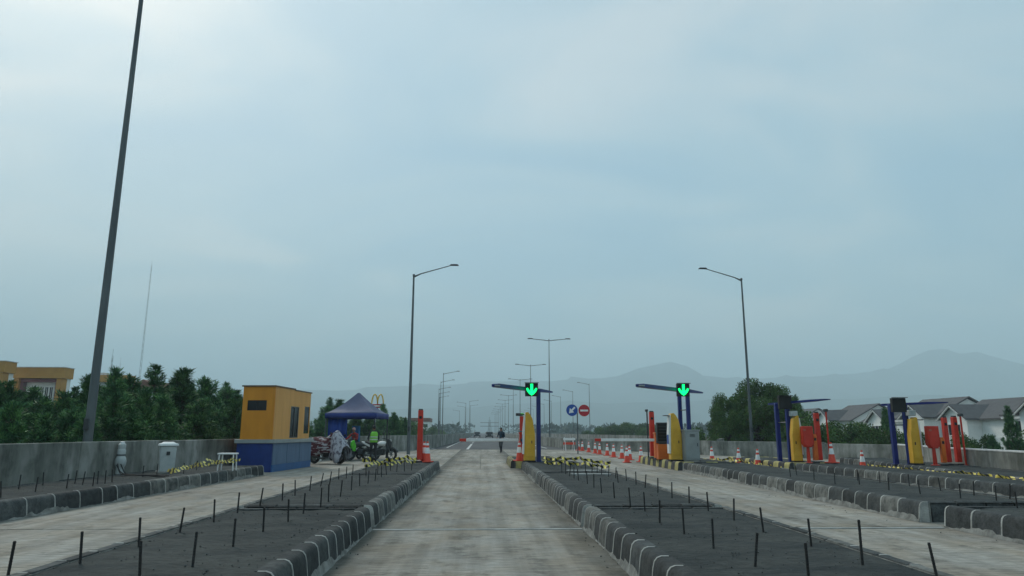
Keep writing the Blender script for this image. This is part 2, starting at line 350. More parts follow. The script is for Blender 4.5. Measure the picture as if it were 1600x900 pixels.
LW = [(-11.2,-14),(-10.2,14),(-9.25,26.5),(-6.9,51),(-4.4,61),(-3.7,92),(-3.7,1500)]       # left wall line
RW = [(12.6,-5),(14.5,10),(16.3,20.8),(17.4,26),(20.5,35),(18.9,39),(14.5,45),(11.75,53),(7.5,60.6),(6.6,78),(6.6,1500)]
def at_y(line, y):
    if y <= line[0][1]:
        return line[0][0]
    for (x0,y0),(x1,y1) in zip(line, line[1:]):
        if y <= y1: return x0+(x1-x0)*(y-y0)/(y1-y0)
    return line[-1][0]
PAV_END = 59.5
pav = thing('pavement', None, None, (0,0,0), kind='structure')
b = MB(); yy = [-14,-5,0,10,14,20.8,26,26.5,35,39,45,51,53,PAV_END]
vs = [(at_y(l,y)+(.3 if l is RW else -.3), y, z) for z in (-.03, GZ-.2) for y in yy for l in (LW,RW)]
n = len(yy)*2
b.add(vs, [(2*i,2*i+1,2*i+3,2*i+2) for i in range(len(yy)-1)] + [(2*i,2*i+2,2*i+2+n,2*i+n) for i in range(len(yy)-1)]
      + [(2*i+1,2*i+1+n,2*i+3+n,2*i+3) for i in range(len(yy)-1)])
b.build('base_course', joint, pav, smooth=False)
rows = [-14,-9.2,-4.4,.9,5.9,11.1,16.8,22.5,28.3,33.6,38.8,44,49.2,54.4,PAV_END]
cols = [-30,-10.5,-7.0,-3.6,-.05,3.6,7.35,10.9,14.4,18.0,30]
for y0, y1 in zip(rows, rows[1:]):
    g = .009 if y0 not in (11.1, 28.3) else .022
    g1 = .009 if y1 not in (11.1, 28.3) else .022
    for x0, x1 in zip(cols, cols[1:]):
        cl = lambda x, y: min(max(x, at_y(LW,y)-.2), at_y(RW,y)+.2)
        q = [(cl(x0+.006,y0+g),y0+g),(cl(x1-.006,y0+g),y0+g),(cl(x1-.006,y1-g1),y1-g1),(cl(x0+.006,y1-g1),y1-g1)]
        if max(q[1][0]-q[0][0], q[2][0]-q[3][0]) < .3: continue
        if y0 < 28 and x0 == -3.6: q2 = [(q[0][0],q[0][1]),(3.6-.006,q[0][1]),(3.6-.006,q[2][1]),(q[3][0],q[3][1])]; q = q2   # one slab across the middle lane
        elif y0 < 28 and x0 == -.05: continue
        zt = random.uniform(-.004,.003)
        MB().prism(q, -.06, zt, 'Z').build('slab', lane, pav, bevel=.006, seg=1, smooth=False)
# pale sealed joint ridge across the middle lane, two drain gratings
MB().box((-.04,10.9,.004),(3.1,.10,.012)).build('joint_seal', palepatch, pav, smooth=False)
MB().box((5.45,10.9,.004),(3.2,.09,.012)).build('joint_seal', palepatch, pav, smooth=False)

road = thing('road', None, None, (0,0,0), kind='structure')
b = MB(); yy = [PAV_END,60.6,61,78,92,160,320,640,1500]
vs = [(x,y,z) for z in (0.0,GZ-.2) for y in yy for x in (at_y(LW,y)-.2, at_y(RW,y)+.1)]; n = len(yy)*2
b.add(vs, [(2*i,2*i+1,2*i+3,2*i+2) for i in range(len(yy)-1)]+[(2*i,2*i+2,2*i+2+n,2*i+n) for i in range(len(yy)-1)]+[(2*i+1,2*i+1+n,2*i+3+n,2*i+3) for i in range(len(yy)-1)])
b.build('carriageway', asphalt, road, smooth=False)
b = MB()
b.add([(7.6,62,0),(21.5,62,0),(21.5,1500,0),(7.6,1500,0)]+[(7.6,62,GZ-.2),(21.5,62,GZ-.2),(21.5,1500,GZ-.2),(7.6,1500,GZ-.2)], [(0,1,2,3),(1,0,4,5),(2,1,5,6),(0,3,7,4)])
b.build('opposite_carriageway', asphalt, road, smooth=False)
def line(x0,y0,x1,y1,w): 
    MB().add([(x0-w/2,y0,.006),(x0+w/2,y0,.006),(x1+w/2,y1,.006),(x1-w/2,y1,.006)],[(0,1,2,3)]).build('painted_line', paint_w, road, smooth=False)
line(-1.2,60.2,-1.2,86,.22)
for k in range(16): line(-1.2,92+k*13,-1.2,99+k*13,.15)
line(5.8,64,5.85,400,.18); line(-3.2,66,-3.15,400,.15)
line(2.4,92,2.4,99,.15)
for k in range(10): line(14.5,80+k*13,14.5,86+k*13,.15)
line(-4.4,63,-3.9,60.2,.2)

# ------------------------------------------------------------------ islands with kerb stones
KH = .32
def kerb_profile(w=.20, h=KH): return [(0,-.045),(.002,.06),(.022,h-.10),(.036,h-.045),(.062,h-.014),(.10,h),(w,h),(w,-.045)]
def stone_mesh(length, h=KH):
    return MB().prism(kerb_profile(.20,h), -length/2, length/2, 'Y')
STONES = {}
def stone(parent, x, y, mirror, mat, ln, rzj=0.0):
    k = (mat.name, round(ln,2))
    if k not in STONES:
        o = stone_mesh(ln-.026).build('kerb_stone', mat, parent, bevel=.006, seg=2, smooth=True); STONES[k] = o
    else: o = STONES[k].copy(); C.objects.link(o); o.parent = parent
    o.location = (x, y, random.uniform(-.003,.004)); o.rotation_euler = (0,0,(math.pi if mirror else 0)+rzj+random.uniform(-.004,.004))
    return o
def island(label, x0, y0, x1, y1, w, painted=False, ln=.5, ends=(1,1)):
    """(x0,y0)-(x1,y1) is the left edge; w the width"""
    dx, dy = x1-x0, y1-y0; Lg = math.hypot(dx,dy); rz = -math.atan2(dx,dy)
    t = thing('toll_island', None, None, (x0,y0,0), rz, kind='structure')
    ns = max(1,round(Lg/ln)); cuts = [0.0]
    for i in range(ns): cuts.append(cuts[-1]+random.choice((.84,.92,1.0,1.0,1.08,1.16)))
    cuts = [c*Lg/cuts[-1] for c in cuts] if not painted else [Lg*i/ns for i in range(ns+1)]
    # core of pale mortar that shows in the joints
    for mir in (0,1):
        p = [(a+.012,min(z,KH-.012)) for a,z in kerb_profile(.195)]
        if mir: p = [(w-a,z) for a,z in p][::-1]
        MB().prism(p, .01, Lg-.01, 'Y').build('kerb_bed', haunchm, t, smooth=False)
        jb = MB()
        for cy in cuts:
            yj = min(max(cy,.016),Lg-.016); g_ = random.uniform(.010,.017); e_ = random.uniform(.001,.004)
            pj = [(a-e_,min(z,KH)+(e_ if z > .1 else 0)) for a,z in kerb_profile(.17)]
            if mir: pj = [(w-a,z) for a,z in pj][::-1]
            jb.prism(pj, yj-g_, yj+g_, 'Y')
        jb.build('mortar', blkb if painted else mortar, t, smooth=False)
    # rough haunch along the foot
        if not painted:
            b = MB(); n = int(Lg/.07); vs = []; wk = .5
            for i in range(n+1):
                y = Lg*i/n; wk = min(1,max(0,wk+random.gauss(0,.16))); a = .006+.028*wk; c = .008+.085*wk**1.7+random.uniform(0,.012)
                xx = (-a, .003) if not mir else (w+a, w-.003)
                vs += [(xx[0],y,.001),(xx[1],y,c)]
            b.add(vs, [(2*i,2*i+2,2*i+3,2*i+1) if not mir else (2*i+1,2*i+3,2*i+2,2*i) for i in range(n)]).build('kerb_haunch', haunchm, t, smooth=False)
    for i in range(ns):
        l = cuts[i+1]-cuts[i]
        for mir in (0,1):
            if painted: m = (yelb, blkb)[i%2]
            else: m = kerbl if random.random() < .30 else kerbm
            stone(t, w if mir else 0, (cuts[i]+cuts[i+1])/2, mir, m, l)
    for e, yv in ((0,0.0),(1,Lg)):
        if ends[e]:
            k = max(2, round((w-.42)/.45)); ll = (w-.42)/k
            for i in range(k):
                o = stone(t, .21+(i+.5)*ll, yv, 0, (yelb,blkb)[i%2] if painted else kerbm, ll, (math.pi/2 if e == 0 else -math.pi/2))
    # fill, gently uneven
    b = MB(); nx_, ny_ = 10, max(4,int(Lg/.3)); vs = []
    for j in range(ny_+1):
        for i in range(nx_+1):
            e = i in (0,nx_) or j in (0,ny_)
            vs.append((.19+(w-.38)*i/nx_, .02+(Lg-.04)*j/ny_, KH-.02+(0 if e else random.uniform(-.012,.018))))
    b.add(vs, [(j*(nx_+1)+i, j*(nx_+1)+i+1, (j+1)*(nx_+1)+i+1, (j+1)*(nx_+1)+i) for j in range(ny_) for i in range(nx_)])
    b.build('fill', fill, t)
    return t
def patch_on(t, cx, cy, w, l, mat, z=KH-.002):
    n = 14; vs = [(cx+w/2*math.copysign(abs(math.cos(a))**.6,math.cos(a))*random.uniform(.9,1.05), cy+l/2*math.copysign(abs(math.sin(a))**.6,math.sin(a))*random.uniform(.9,1.05)) for a in [2*math.pi*k/n for k in range(n)]]
    MB().prism(vs, z-.03, z+.006, 'Z').build('cement_patch', mat, t, smooth=False)
A_ = island('', -10.25,1.5,-9.5,24.4, 2.28, ends=(0,1), ln=.66)
B1 = island('', -3.76,-5,-3.76,10.95, 2.14); B2 = island('', -3.76,11.2,-3.76,19.6, 2.14); B3 = island('', -3.76,19.78,-3.76,28.1, 2.14)
C1 = island('', 1.54,-5,1.54,10.95, 2.3); C2 = island('', 1.54,11.2,1.54,20.4, 2.26); C3 = island('', 1.54,20.58,1.54,28.1, 2.2)
C4 = island('', 1.15,28.8,1.15,33.6, 2.2, painted=True)
D1 = island('', 7.0,-4,7.1,10.95, 2.3, ln=.62); D2 = island('', 7.12,11.6,7.5,26.6, 2.3, ln=.55)
D4 = island('', 7.45,27.1,7.45,33.6, 2.25, painted=True)
E1 = island('', 11.75,8,11.5,26.0, 1.75, ln=.6); E4 = island('', 11.45,26.4,11.45,33.0, 1.9, painted=True)
F1 = island('', 13.42,17.0,16.2,32.0, 2.15, ln=.6)
patch_on(C2,1.4,8.2,1.2,.35,palepatch,KH+.002); patch_on(C3,1.45,.6,1.0,.4,palepatch,KH); patch_on(A_,1.2,9.6,1.0,.7,palepatch,KH-.002)

# loose grit and rubble on the fill and along the kerbs
def rubble(n):
    oc = np.array([(1,0,0),(-1,0,0),(0,1,0),(0,-1,0),(0,0,1),(0,0,-1)],float); fc = [(0,2,4),(2,1,4),(1,3,4),(3,0,4),(2,0,5),(1,2,5),(3,1,5),(0,3,5)]
    V = []; Fc = []
    areas = [(-3.55,-1.85,3,28,KH-.012,.34),(1.75,3.65,3,28,KH-.012,.36),(7.4,9.2,6,26,KH-.012,.14),(-9.6,-8.2,6,23,KH-.012,.08),(-1.62,-1.42,4,28,.004,.03),(1.34,1.53,4,28,.004,.03),(6.6,6.95,5,24,.004,.02)]
    for x0,x1,y0,y1,z,fr in areas:
        for _ in range(int(n*fr)):
            y = y0+(y1-y0)*random.random()**1.6; x = random.uniform(x0,x1); sz = .003+.011*random.random()**4
            k = len(V); q = oc*np.array([random.uniform(.7,1.4),random.uniform(.7,1.4),random.uniform(.5,.9)])*sz; a = random.uniform(0,6.28); ca, sa = math.cos(a), math.sin(a)
            V += [(x+p[0]*ca-p[1]*sa, y+p[0]*sa+p[1]*ca, z+p[2]+sz*.2) for p in q]; Fc += [tuple(i+k for i in f) for f in fc]
    b = MB(); b.v = V; b.f = Fc
    tag(b.build('rubble', pm('rubble_stone', (.10,.105,.10), (.04,.043,.045), scale=30, rough=.95, world=True, lo=.4, hi=.6), smooth=False), 'loose grit and small rubble scattered over the islands', 'rubble', kind='stuff')
rubble(9000)

# ------------------------------------------------------------------ walls
def wall_panels(name, label, pts, h, th, ln, coping=None, far=False, zb=GZ):
    o = thing(name, label, 'wall', (pts[0][0],pts[0][1],0)); p0 = Vector((*pts[0],0))
    for (a, b_) in zip(pts, pts[1:]):
        a = Vector((*a,0)); b_ = Vector((*b_,0)); Lg = (b_-a).length; d = (b_-a)/Lg; nn = 1 if far else max(1,round(Lg/ln)); rz = math.atan2(d.y,d.x)
        for i in range(nn):
            l = Lg/nn; c = a+d*(l*(i+.5))-p0
            MB().box((0,0,(h+zb)/2),(l-(.0 if far else .014),th,h-zb)).build('panel', wallm, o, loc=(c.x,c.y,random.uniform(-.008,.008)), rot=(0,0,rz), bevel=0 if far else .015, seg=1, smooth=False)
            if not far:   # shoe at the foot, sloped like a crash barrier
                s = 1
        if coping and coping(a,b_):
            c = (a+b_)/2-p0
            MB().box((0,0,h+.022),(Lg,th+.03,.055)).build('coping', capw, o, loc=(c.x,c.y,0), rot=(0,0,rz), bevel=.01, smooth=False)
    return o
off = .13
wall_panels('concrete_wall','weathered grey concrete wall running behind the booth and the tent', [(x-off,y) for x,y in LW[:6]], 1.15, .24, 4.0)
wall_panels('concrete_wall','long grey parapet wall along the outer edge of the far carriageway', [(x-off,y) for x,y in LW[5:]], 1.1, .24, 4, far=True)
wall_panels('concrete_wall','grey concrete wall with white coping in front of the houses', [(x+off,y) for x,y in RW[:6]], .84, .24, 4.0, coping=lambda a,b_: a.y > 11 and b_.y < 37)
wall_panels('concrete_wall','grey concrete wall with streaks behind the row of orange cones', [(x+off,y) for x,y in RW[5:10]], .90, .24, 4.0)
wall_panels('median_barrier','long grey median barrier between the two far carriageways', [(x+off,y) for x,y in RW[9:]], .95, .3, 4, far=True)
wall_panels('concrete_wall','far grey parapet wall beyond the opposite carriageway', [(15.6,46.6),(21.6,62),(21.6,1500)], 1.0, .24, 4, far=True)

# ------------------------------------------------------------------ sheltering hills, haze
def mountain(name, x0, x1, d, prof, depth, amp, seed):
    """prof: list of (px, py) skyline points; distance d is the range's own distance"""
    r = np.random.default_rng(seed); pts = []
    for px, py in prof:
        p = PD(px, py, d); pts.append((p.x, p.z))
    pts = np.array(pts); X = np.linspace(pts[0,0], pts[-1,0], 110); H = np.interp(X, pts[:,0], pts[:,1])
    ph = r.uniform(0,6.28,6)
    H = H + amp*(np.sin(X*.011+ph[0])*.5+np.sin(X*.023+ph[1])*.3+np.sin(X*.051+ph[2])*.2)
    prof_y = [(-1,0),(-.75,.18),(-.5,.45),(-.25,.75),(-.1,.93),(0,1),(.25,.7),(.6,.3),(1,0)]
    b = MB(); vs = []
    for fy, fh in prof_y:
        for i, x in enumerate(X):
            rid = 1+.16*math.sin(x*.02+fy*7+ph[3])*(1 if 0 < fh < 1 else 0)
            vs.append((x, d+fy*depth, GZ-2+(H[i]-GZ+2)*min(fh*rid,1)+ (r.uniform(-.02,.02)*H[i] if 0 < fh < 1 else 0)))
    n = len(X); b.add(vs, [(j*n+i,j*n+i+1,(j+1)*n+i+1,(j+1)*n+i) for j in range(len(prof_y)-1) for i in range(n-1)])
    return tag(b.build(name, mount), kind='structure')
mountain('hills',0,0,4300,[(-600,650),(-300,640),(100,630),(480,612),(600,606),(700,600),(790,596),(880,594),(960,590),(985,579),(1012,572),(1036,567),(1058,575),(1090,587),(1180,592),(1260,588),(1330,584),(1380,581),(1415,562),(1440,550),(1465,543),(1482,547),(1505,556),(1545,566),(1600,576),(1800,600),(2200,640)],1500,9,3)
mountain('hills',0,0,3000,[(-700,668),(0,660),(500,644),(640,640),(760,634),(900,628),(1050,630),(1180,622),(1300,624),(1420,618),(1600,622),(2000,630),(2600,660)],800,6,5)

hz = MB().box((0,3300,310),(13600,9000,640)).build('haze', pm('tmp',(1,1,1)), smooth=False)
hm = bpy.data.materials.new('haze_air'); hm.use_nodes = True; t = hm.node_tree; t.nodes.clear()
o_ = t.nodes.new('ShaderNodeOutputMaterial'); pv = t.nodes.new('ShaderNodeVolumePrincipled')
pv.inputs['Color'].default_value = (.77,.925,1.0,1); pv.inputs['Density'].default_value = HAZE; pv.inputs['Anisotropy'].default_value = .0
t.links.new(pv.outputs[0], o_.inputs['Volume']); hz.data.materials.clear(); hz.data.materials.append(hm); tag(hz, kind='stuff')

# ------------------------------------------------------------------ trees
def leaf_mesh(name, P, Dv, ln, wd, mats, mi=None, r=None):
    """one narrow leaf quad (rhombus) per row: base P, direction Dv, length ln, width wd"""
    n = len(P); r = r or rng
    side = np.cross(Dv, r.normal(size=(n,3))); side /= np.linalg.norm(side,axis=1,keepdims=True)+1e-9
    ln = np.broadcast_to(ln,(n,))[:,None]; wd = np.broadcast_to(wd,(n,))[:,None]
    V = np.empty((n,4,3)); V[:,0] = P; V[:,1] = P+Dv*ln*.5+side*wd*.5; V[:,2] = P+Dv*ln; V[:,3] = P+Dv*ln*.5-side*wd*.5
    me = bpy.data.meshes.new(name); me.vertices.add(4*n); me.vertices.foreach_set('co', V.reshape(-1))
    me.loops.add(4*n); me.loops.foreach_set('vertex_index', np.arange(4*n,dtype=np.int32))
    me.polygons.add(n); me.polygons.foreach_set('loop_start', np.arange(0,4*n,4,dtype=np.int32))
    for m in mats: me.materials.append(m)
    if mi is not None: me.polygons.foreach_set('material_index', mi.astype(np.int32))
    me.update(calc_edges=True); return me
def conifer_mesh(h, rad, seed, dens=1.0):
    r = np.random.default_rng(seed); P = []; D = []; MI = []; tr = MB()
    lean = r.normal(0,.02,2)
    tr.tube([(lean[0]*h*q*q, lean[1]*h*q*q, h*q) for q in (0,.3,.6,.85,1)], [h*.018,h*.014,h*.009,h*.005,.01], 6)
    z = h*.12
    while z < h*.985:
        f = z/h; L = rad*(1-f)**1.0*r.uniform(.55,1.3)+.05
        nb = r.integers(5,8); a0 = r.uniform(0,6.28)
        for k in range(nb):
            a = a0+6.28*k/nb+r.normal(0,.25); l = L*r.uniform(.6,1.15); rise = r.uniform(.9,1.7)
            p0 = np.array([lean[0]*h*f*f, lean[1]*h*f*f, z]); dr = np.array([math.cos(a),math.sin(a),0])
            pts = [p0, p0+dr*l*.6+np.array([0,0,l*.18*rise]), p0+dr*l*.92+np.array([0,0,l*.55*rise])]
            tr.tube(pts, [.02+.006*l,.012,.006], 3, cap=False)
            if l > .25:      # upright candle at the branch end
                ch = r.uniform(.22,.62)*(.6+.4*f)
                for q in range(5):
                    m = 12; dd = r.normal(0,.6,(m,3))+dr*.1+np.array([0,0,.7]); dd /= np.linalg.norm(dd,axis=1,keepdims=True)
                    P.append(np.repeat((pts[2]+np.array([0,0,ch*q/4]))[None],m,0)+r.normal(0,.02,(m,3))); D.append(dd*(1-.10*q)); MI.append(np.full(m, 1 if q > 1 and r.uniform() < .6 else 0))
            nt_ = int((2+l*5)*dens)
            for q in range(nt_):
                s = r.uniform(.3,1.05); p = pts[0]*(1-s)**2+2*pts[1]*s*(1-s)+pts[2]*s*s + r.normal(0,.03+.03*l,3)
                m = 13; dd = r.normal(0,.55,(m,3))+dr*.35+np.array([0,0,.95]); dd /= np.linalg.norm(dd,axis=1,keepdims=True)
                P.append(np.repeat(p[None],m,0)+r.normal(0,.035,(m,3))); D.append(dd); MI.append(np.full(m, 1 if (s > .78 and r.uniform() < .5) else 0))
        z += h*r.uniform(.026,.046)
    for q in range(9):       # leading shoot
        m = 11; dd = r.normal(0,.6,(m,3))+np.array([0,0,.8]); dd /= np.linalg.norm(dd,axis=1,keepdims=True)
        P.append(np.repeat(np.array([[lean[0]*h,lean[1]*h,h*(.93+.009*q)]]),m,0)+r.normal(0,.015,(m,3))); D.append(dd*(1-.06*q)); MI.append(np.full(m,q%2))
    P = np.vstack(P); D = np.vstack(D)
    return leaf_mesh('crown', P, D, r.uniform(.16,.34,len(P)), r.uniform(.020,.040,len(P)), [pine_l, pine_t], np.concatenate(MI), r), tr
def broad_mesh(h, rad, seed, nleaf=16000, low=.18, mats=None, dry=.04, lsz=.17):
    r = np.random.default_rng(seed); tr = MB()
    tr.tube([(0,0,0),(.05,0,h*.25),(0,.05,h*.5),(0,0,h*.8)], [h*.035,h*.026,h*.018,h*.006], 8)
    cl = []
    nb = int(34+rad*6)
    for k in range(nb):
        a = r.uniform(0,6.28); u = r.uniform(0,1); zc = h*(low+(1-low)*u); rr = rad*math.sqrt(max(.05,1-((u-.35)/.72)**2))*r.uniform(.35,1.0)
        c = np.array([math.cos(a)*rr, math.sin(a)*rr, zc*r.uniform(.92,1.04)]); s = r.uniform(.14,.32)*rad; cl.append((c,s))
        st = np.array([0,0,h*r.uniform(.15,.6)]); mid = (st+c)/2+np.array([0,0,.1*h*r.uniform(-.5,1)])
        tr.tube([st,mid,c], [h*.010,h*.006,.006], 4, cap=False)
    P = []; D = []; tot = sum(s**2 for _,s in cl)
    for c, s in cl:
        m = int(nleaf*s*s/tot); d = r.normal(size=(m,3)); d /= np.linalg.norm(d,axis=1,keepdims=True)
        rr = s*r.uniform(.25,1.12,m)**.6; P.append(c+d*rr[:,None]*np.array([1.1,1.1,.8])); q = d*.8+r.normal(0,.7,(m,3))+np.array([0,0,-.1]); D.append(q/np.linalg.norm(q,axis=1,keepdims=True))
    P = np.vstack(P); D = np.vstack(D); P[:,2] = np.maximum(P[:,2], .1)
    mi = (r.uniform(size=len(P)) < dry).astype(int)
    return leaf_mesh('crown', P, D, r.uniform(.7,1.3,len(P))*lsz, r.uniform(.4,.7,len(P))*lsz, mats or [broad_l, dry_l], mi, r), tr
def make_tree(name, label, cat, mesh_tr, loc, rz=0, sc=1.0, group=None):
    me, tr = mesh_tr; o = thing(name, label, cat, loc, rz, group); o.scale = (sc,sc,sc) if not hasattr(sc,'__len__') else sc
    if isinstance(tr, MB): t_ = tr.build('trunk', bark, o)
    else: t_ = tr.copy(); C.objects.link(t_); t_.parent = o
    c = bpy.data.objects.new('crown', me); C.objects.link(c); c.parent = o
    return o, (me, t_)
variants = []
cfg = [(7.5,1.7,11),(8.6,1.9,12),(6.6,1.6,13),(9.4,1.9,14),(7.0,1.9,15)]
proto = [conifer_mesh(*c_) for c_ in cfg]
# pixel column, skyline row of the tip, distance behind the wall
pines = [(-30,600,27),(8,598,24),(44,624,26),(78,638,23),(112,616,27),(150,588,30),(188,578,29),(216,590,33),(250,572,31),(272,585,36),(294,578,34),(318,606,40),(340,592,39),
         (360,600,44),(376,612,48),(20,630,19.5),(62,650,19),(100,640,20.5),(170,618,21.5),(205,626,23),(236,610,25),(262,620,26.5),(290,628,28.5),(330,634,33),(398,626,52),(-70,606,22),(135,634,20),
         (500,634,62),(516,622,66),(534,626,70),(470,640,58),(440,630,55),(560,640,66),*[(px_,random.uniform(598,628),random.uniform(30,42)) for px_ in range(-20,372,26)],(618,646,72),(602,632,78),(632,654,82),(575,645,64)]
for i,(px,py,d) in enumerate(pines):
    p = PD(px,py,d); hh = p.z-GZ; k = i % len(proto)
    lab, grp = (('dark green pine in the thicket behind the blue tent and the booth','pines behind the tent') if px > 385 else ('dark green pine in the row between the tall lamp post and the orange booth','pines between lamp post and booth') if px > 140 else ('dark green pine in front of the orange framed building','pines before the orange building'))
    o, proto[k] = make_tree('pine_tree',lab,'tree', proto[k], (p.x,d,GZ), random.uniform(0,6.28), (hh/cfg[k][0]*random.uniform(1.2,1.6),)*2+(hh/cfg[k][0],), grp)
big = broad_mesh(8.6,3.2,31,42000)
for (px,py,d,w,lab) in ((1132,624,53,.60,'leafy green tree left of the lamp post behind the right wall'),(1182,602,54,.90,'large bushy green tree directly behind the right lamp post'),(1222,612,56,.62,'browning bushy tree beside the large tree behind the wall')):
    p = PD(px,py,d); hh = p.z-GZ
    o, big = make_tree('broadleaf_tree', lab, 'tree', big, (p.x,d,GZ), px, (w*hh/8.6*1.05,)*2+(hh/8.6,))
bush = broad_mesh(4.6,2.0,33,9000,low=.1)
for i,(px,py,d,w) in enumerate(((1252,634,50,.8),(1276,648,47,.8),(1300,652,56,.9),(1318,655,52,.95),(1340,652,54,1),(1362,655,50,.95),(1388,664,46,.8),(1412,668,48,.8),(1445,668,46,.8),(1500,668,44,.7),(1530,672,42,.7),(1085,662,60,.9),(1066,668,64,.8),(1240,655,47,.9),(1600,676,40,.9),(1625,660,44,1.2))):
    p = PD(px,py,d); hh = (p.z-GZ)*.88
    o, bush = make_tree('shrub','bushy green shrub growing between the right wall and the houses','shrub', bush, (p.x,d,GZ), i*1.7, (w*hh/4.6*.95,)*2+(hh/4.6,), 'shrubs behind the right wall')
for i,(px,py,d,lab) in enumerate(((1384,638,50,'slim dark conifer just left of the far right blue gantry'),(1577,636,40,'dark pointed conifer in front of the nearest white house'),(1240,618,58,'dark conifer rising beside the browning bushy tree'),(1548,682,38,'small dark conifer below the white house gable'))):
    p = PD(px,py,d); hh = p.z-GZ; k = (0,1,2,4)[i]
    o, proto[k] = make_tree('conifer_tree', lab, 'tree', proto[k], (p.x,d,GZ), i, (hh/cfg[k][0]*.95,)*2+(hh/cfg[k][0],))
ft = broad_mesh(9,4.2,37,7000,lsz=.42)
for i,(px,py,d) in enumerate(((932,672,150),(945,668,165),(958,666,160),(972,663,172),(988,662,165),(1003,664,158),(1018,666,150),(1035,667,160),(916,674,190),(1050,668,145),(655,668,190),(640,660,120),(672,668,210),(690,672,260),(625,656,100),(1012,670,140))):
    p = PD(px,py,d); hh = p.z-GZ
    o, ft = make_tree('roadside_tree','distant rounded green tree beyond the far parapet walls','tree', ft, (p.x,d,GZ), i*2.1, (hh/9*1.0,)*2+(hh/9,), 'distant trees beyond the parapets')
# far woods: one mass
P = []; D = []
for k in range(900):
    d = rng.uniform(420,900); x = rng.uniform(-700,900)
    if -12 < x < 26: continue
    h_ = rng.uniform(5,11)*(d/600)**.6; m = 46
    q = rng.normal(size=(m,3)); q /= np.linalg.norm(q,axis=1,keepdims=True)
    P.append(np.array([x,d,GZ+h_*.5])+q*np.array([h_*.55,h_*.55,h_*.5])); D.append(q+rng.normal(0,.6,(m,3)))
P = np.vstack(P); D = np.vstack(D); D /= np.linalg.norm(D,axis=1,keepdims=True)
fw = bpy.data.objects.new('distant_wood', leaf_mesh('distant_wood',P,D,rng.uniform(2,4.5,len(P)),rng.uniform(1.5,3,len(P)),[farwood])); C.objects.link(fw)
tag(fw,'dark distant belt of woodland along the horizon','woodland',kind='stuff')

# ------------------------------------------------------------------ buildings
def wbox(parent, name, mat, c, d, **k): return MB().box(c,d).build(name, mat, parent, smooth=False, **k)
def window(parent, c, w, h, face='x-', frame=hwhite, bars=1):
    """window with frame and pane set into a face; c is centre on the wall surface"""
    rz = {'x-':-math.pi/2,'y-':0,'x+':math.pi/2}[face]
    b = MB(); t_ = .08
    b.box((0,-.03,h/2-t_/2),(w,.1,t_)).box((0,-.03,-h/2+t_/2),(w,.1,t_)).box((-w/2+t_/2,-.03,0),(t_,.1,h-2*t_)).box((w/2-t_/2,-.03,0),(t_,.1,h-2*t_))
    for i in range(bars): b.box((-w/2+w*(i+1)/(bars+1),-.028,0),(.05,.09,h-2*t_))
    f = b.build('window', frame, parent, loc=c, rot=(0,0,rz), smooth=False)
    MB().box((0,-.005,0),(w-.12,.02,h-.12)).build('pane', glass, f, smooth=False)
    return f
def house(label, x, y, w, eave, ridge, group=None, gpos=-.2, gw=4.2):
    """front faces -x, ridge along y"""
    t = thing('house', label, 'house', (x,y,GZ)); dp = 8.0
    MB().prism([(0,0),(dp,0),(dp,eave),(dp/2,ridge-.12),(0,eave)], -w/2, w/2, 'Y').build('wall', hwhite, t, smooth=False)
    th = .16
    for s in (0,1):
        xa, xb = (-.5, dp/2) if s == 0 else (dp+.5, dp/2); za = eave-.5*(ridge-eave)/(dp/2)
        pr = [(xa,za),(xb,ridge),(xb,ridge+th),(xa,za+th)]
        MB().prism(pr, -w/2-.35, w/2+.35, 'Y').build('roof', hroof, t, smooth=False)
    gy = gpos*w; gr = eave+gw/2*.62
    MB().prism([(gy-gw/2,0),(gy+gw/2,0),(gy+gw/2,eave),(gy,gr),(gy-gw/2,eave)], -1.6, 1.0, 'X').build('gable_wall', hwhite, t, smooth=False)
    for s in (-1,1):
        ya = gy+s*(gw/2+.4); za = eave-.4*.62
        MB().prism([(ya,za),(gy,gr+.05),(gy,gr+.05+th),(ya,za+th)], -2.0, 3.0, 'X').build('gable_roof', hroof, t, smooth=False)
        MB().prism([(ya,za-.14),(gy,gr-.09),(gy,gr+.04),(ya,za-.01)], -2.06, -1.93, 'X').build('barge_board', capw, t, smooth=False)
    window(t, (-1.6,gy,eave-1.3), 2.2, 1.3, 'x-', hwhite, 2); window(t, (0,gy+gw*.95,eave-1.3), 1.8, 1.2,'x-',hwhite,1)
    window(t, (-1.6,gy,eave-4.0), 2.2, 1.4, 'x-', hwhite, 2); window(t, (2.4,-w/2,eave-1.3), 1.5, 1.2, 'y-', hwhite, 1); window(t, (5.6,-w/2,eave-1.3), 1.5, 1.2, 'y-', hwhite, 1)
    wbox(t,'fascia', capw, (-.56,w*.3,eave-.46),(.1,w*.4,.2))
    MB().box((-.9,gy+gw*.95,eave-2.3),(1.6,3.0,.16)).build('balcony_slab', hwhite, t, smooth=False)
    return t
hl = ['nearest white house with grey pitched roof behind the pointed conifer','white house with grey roof second along from the nearest house','white gabled house with grey roof behind the far right gantry',
      'grey roofed white house behind the slim dark conifer','grey roofed white house with gable beside the shrubs','small grey roofed white house just before the farthest one','farthest white house of the row beside the brownish tree']
for i,lab in enumerate(hl):
    house(lab, 52.5+.4*i+(1.0 if i%2 else 0), 65+10.2*i, 8.2, 6.35-(.3 if i%2 else 0), 8.5-(.45 if i%2 else 0), gpos=(-.22,.2,-.25)[i%3])

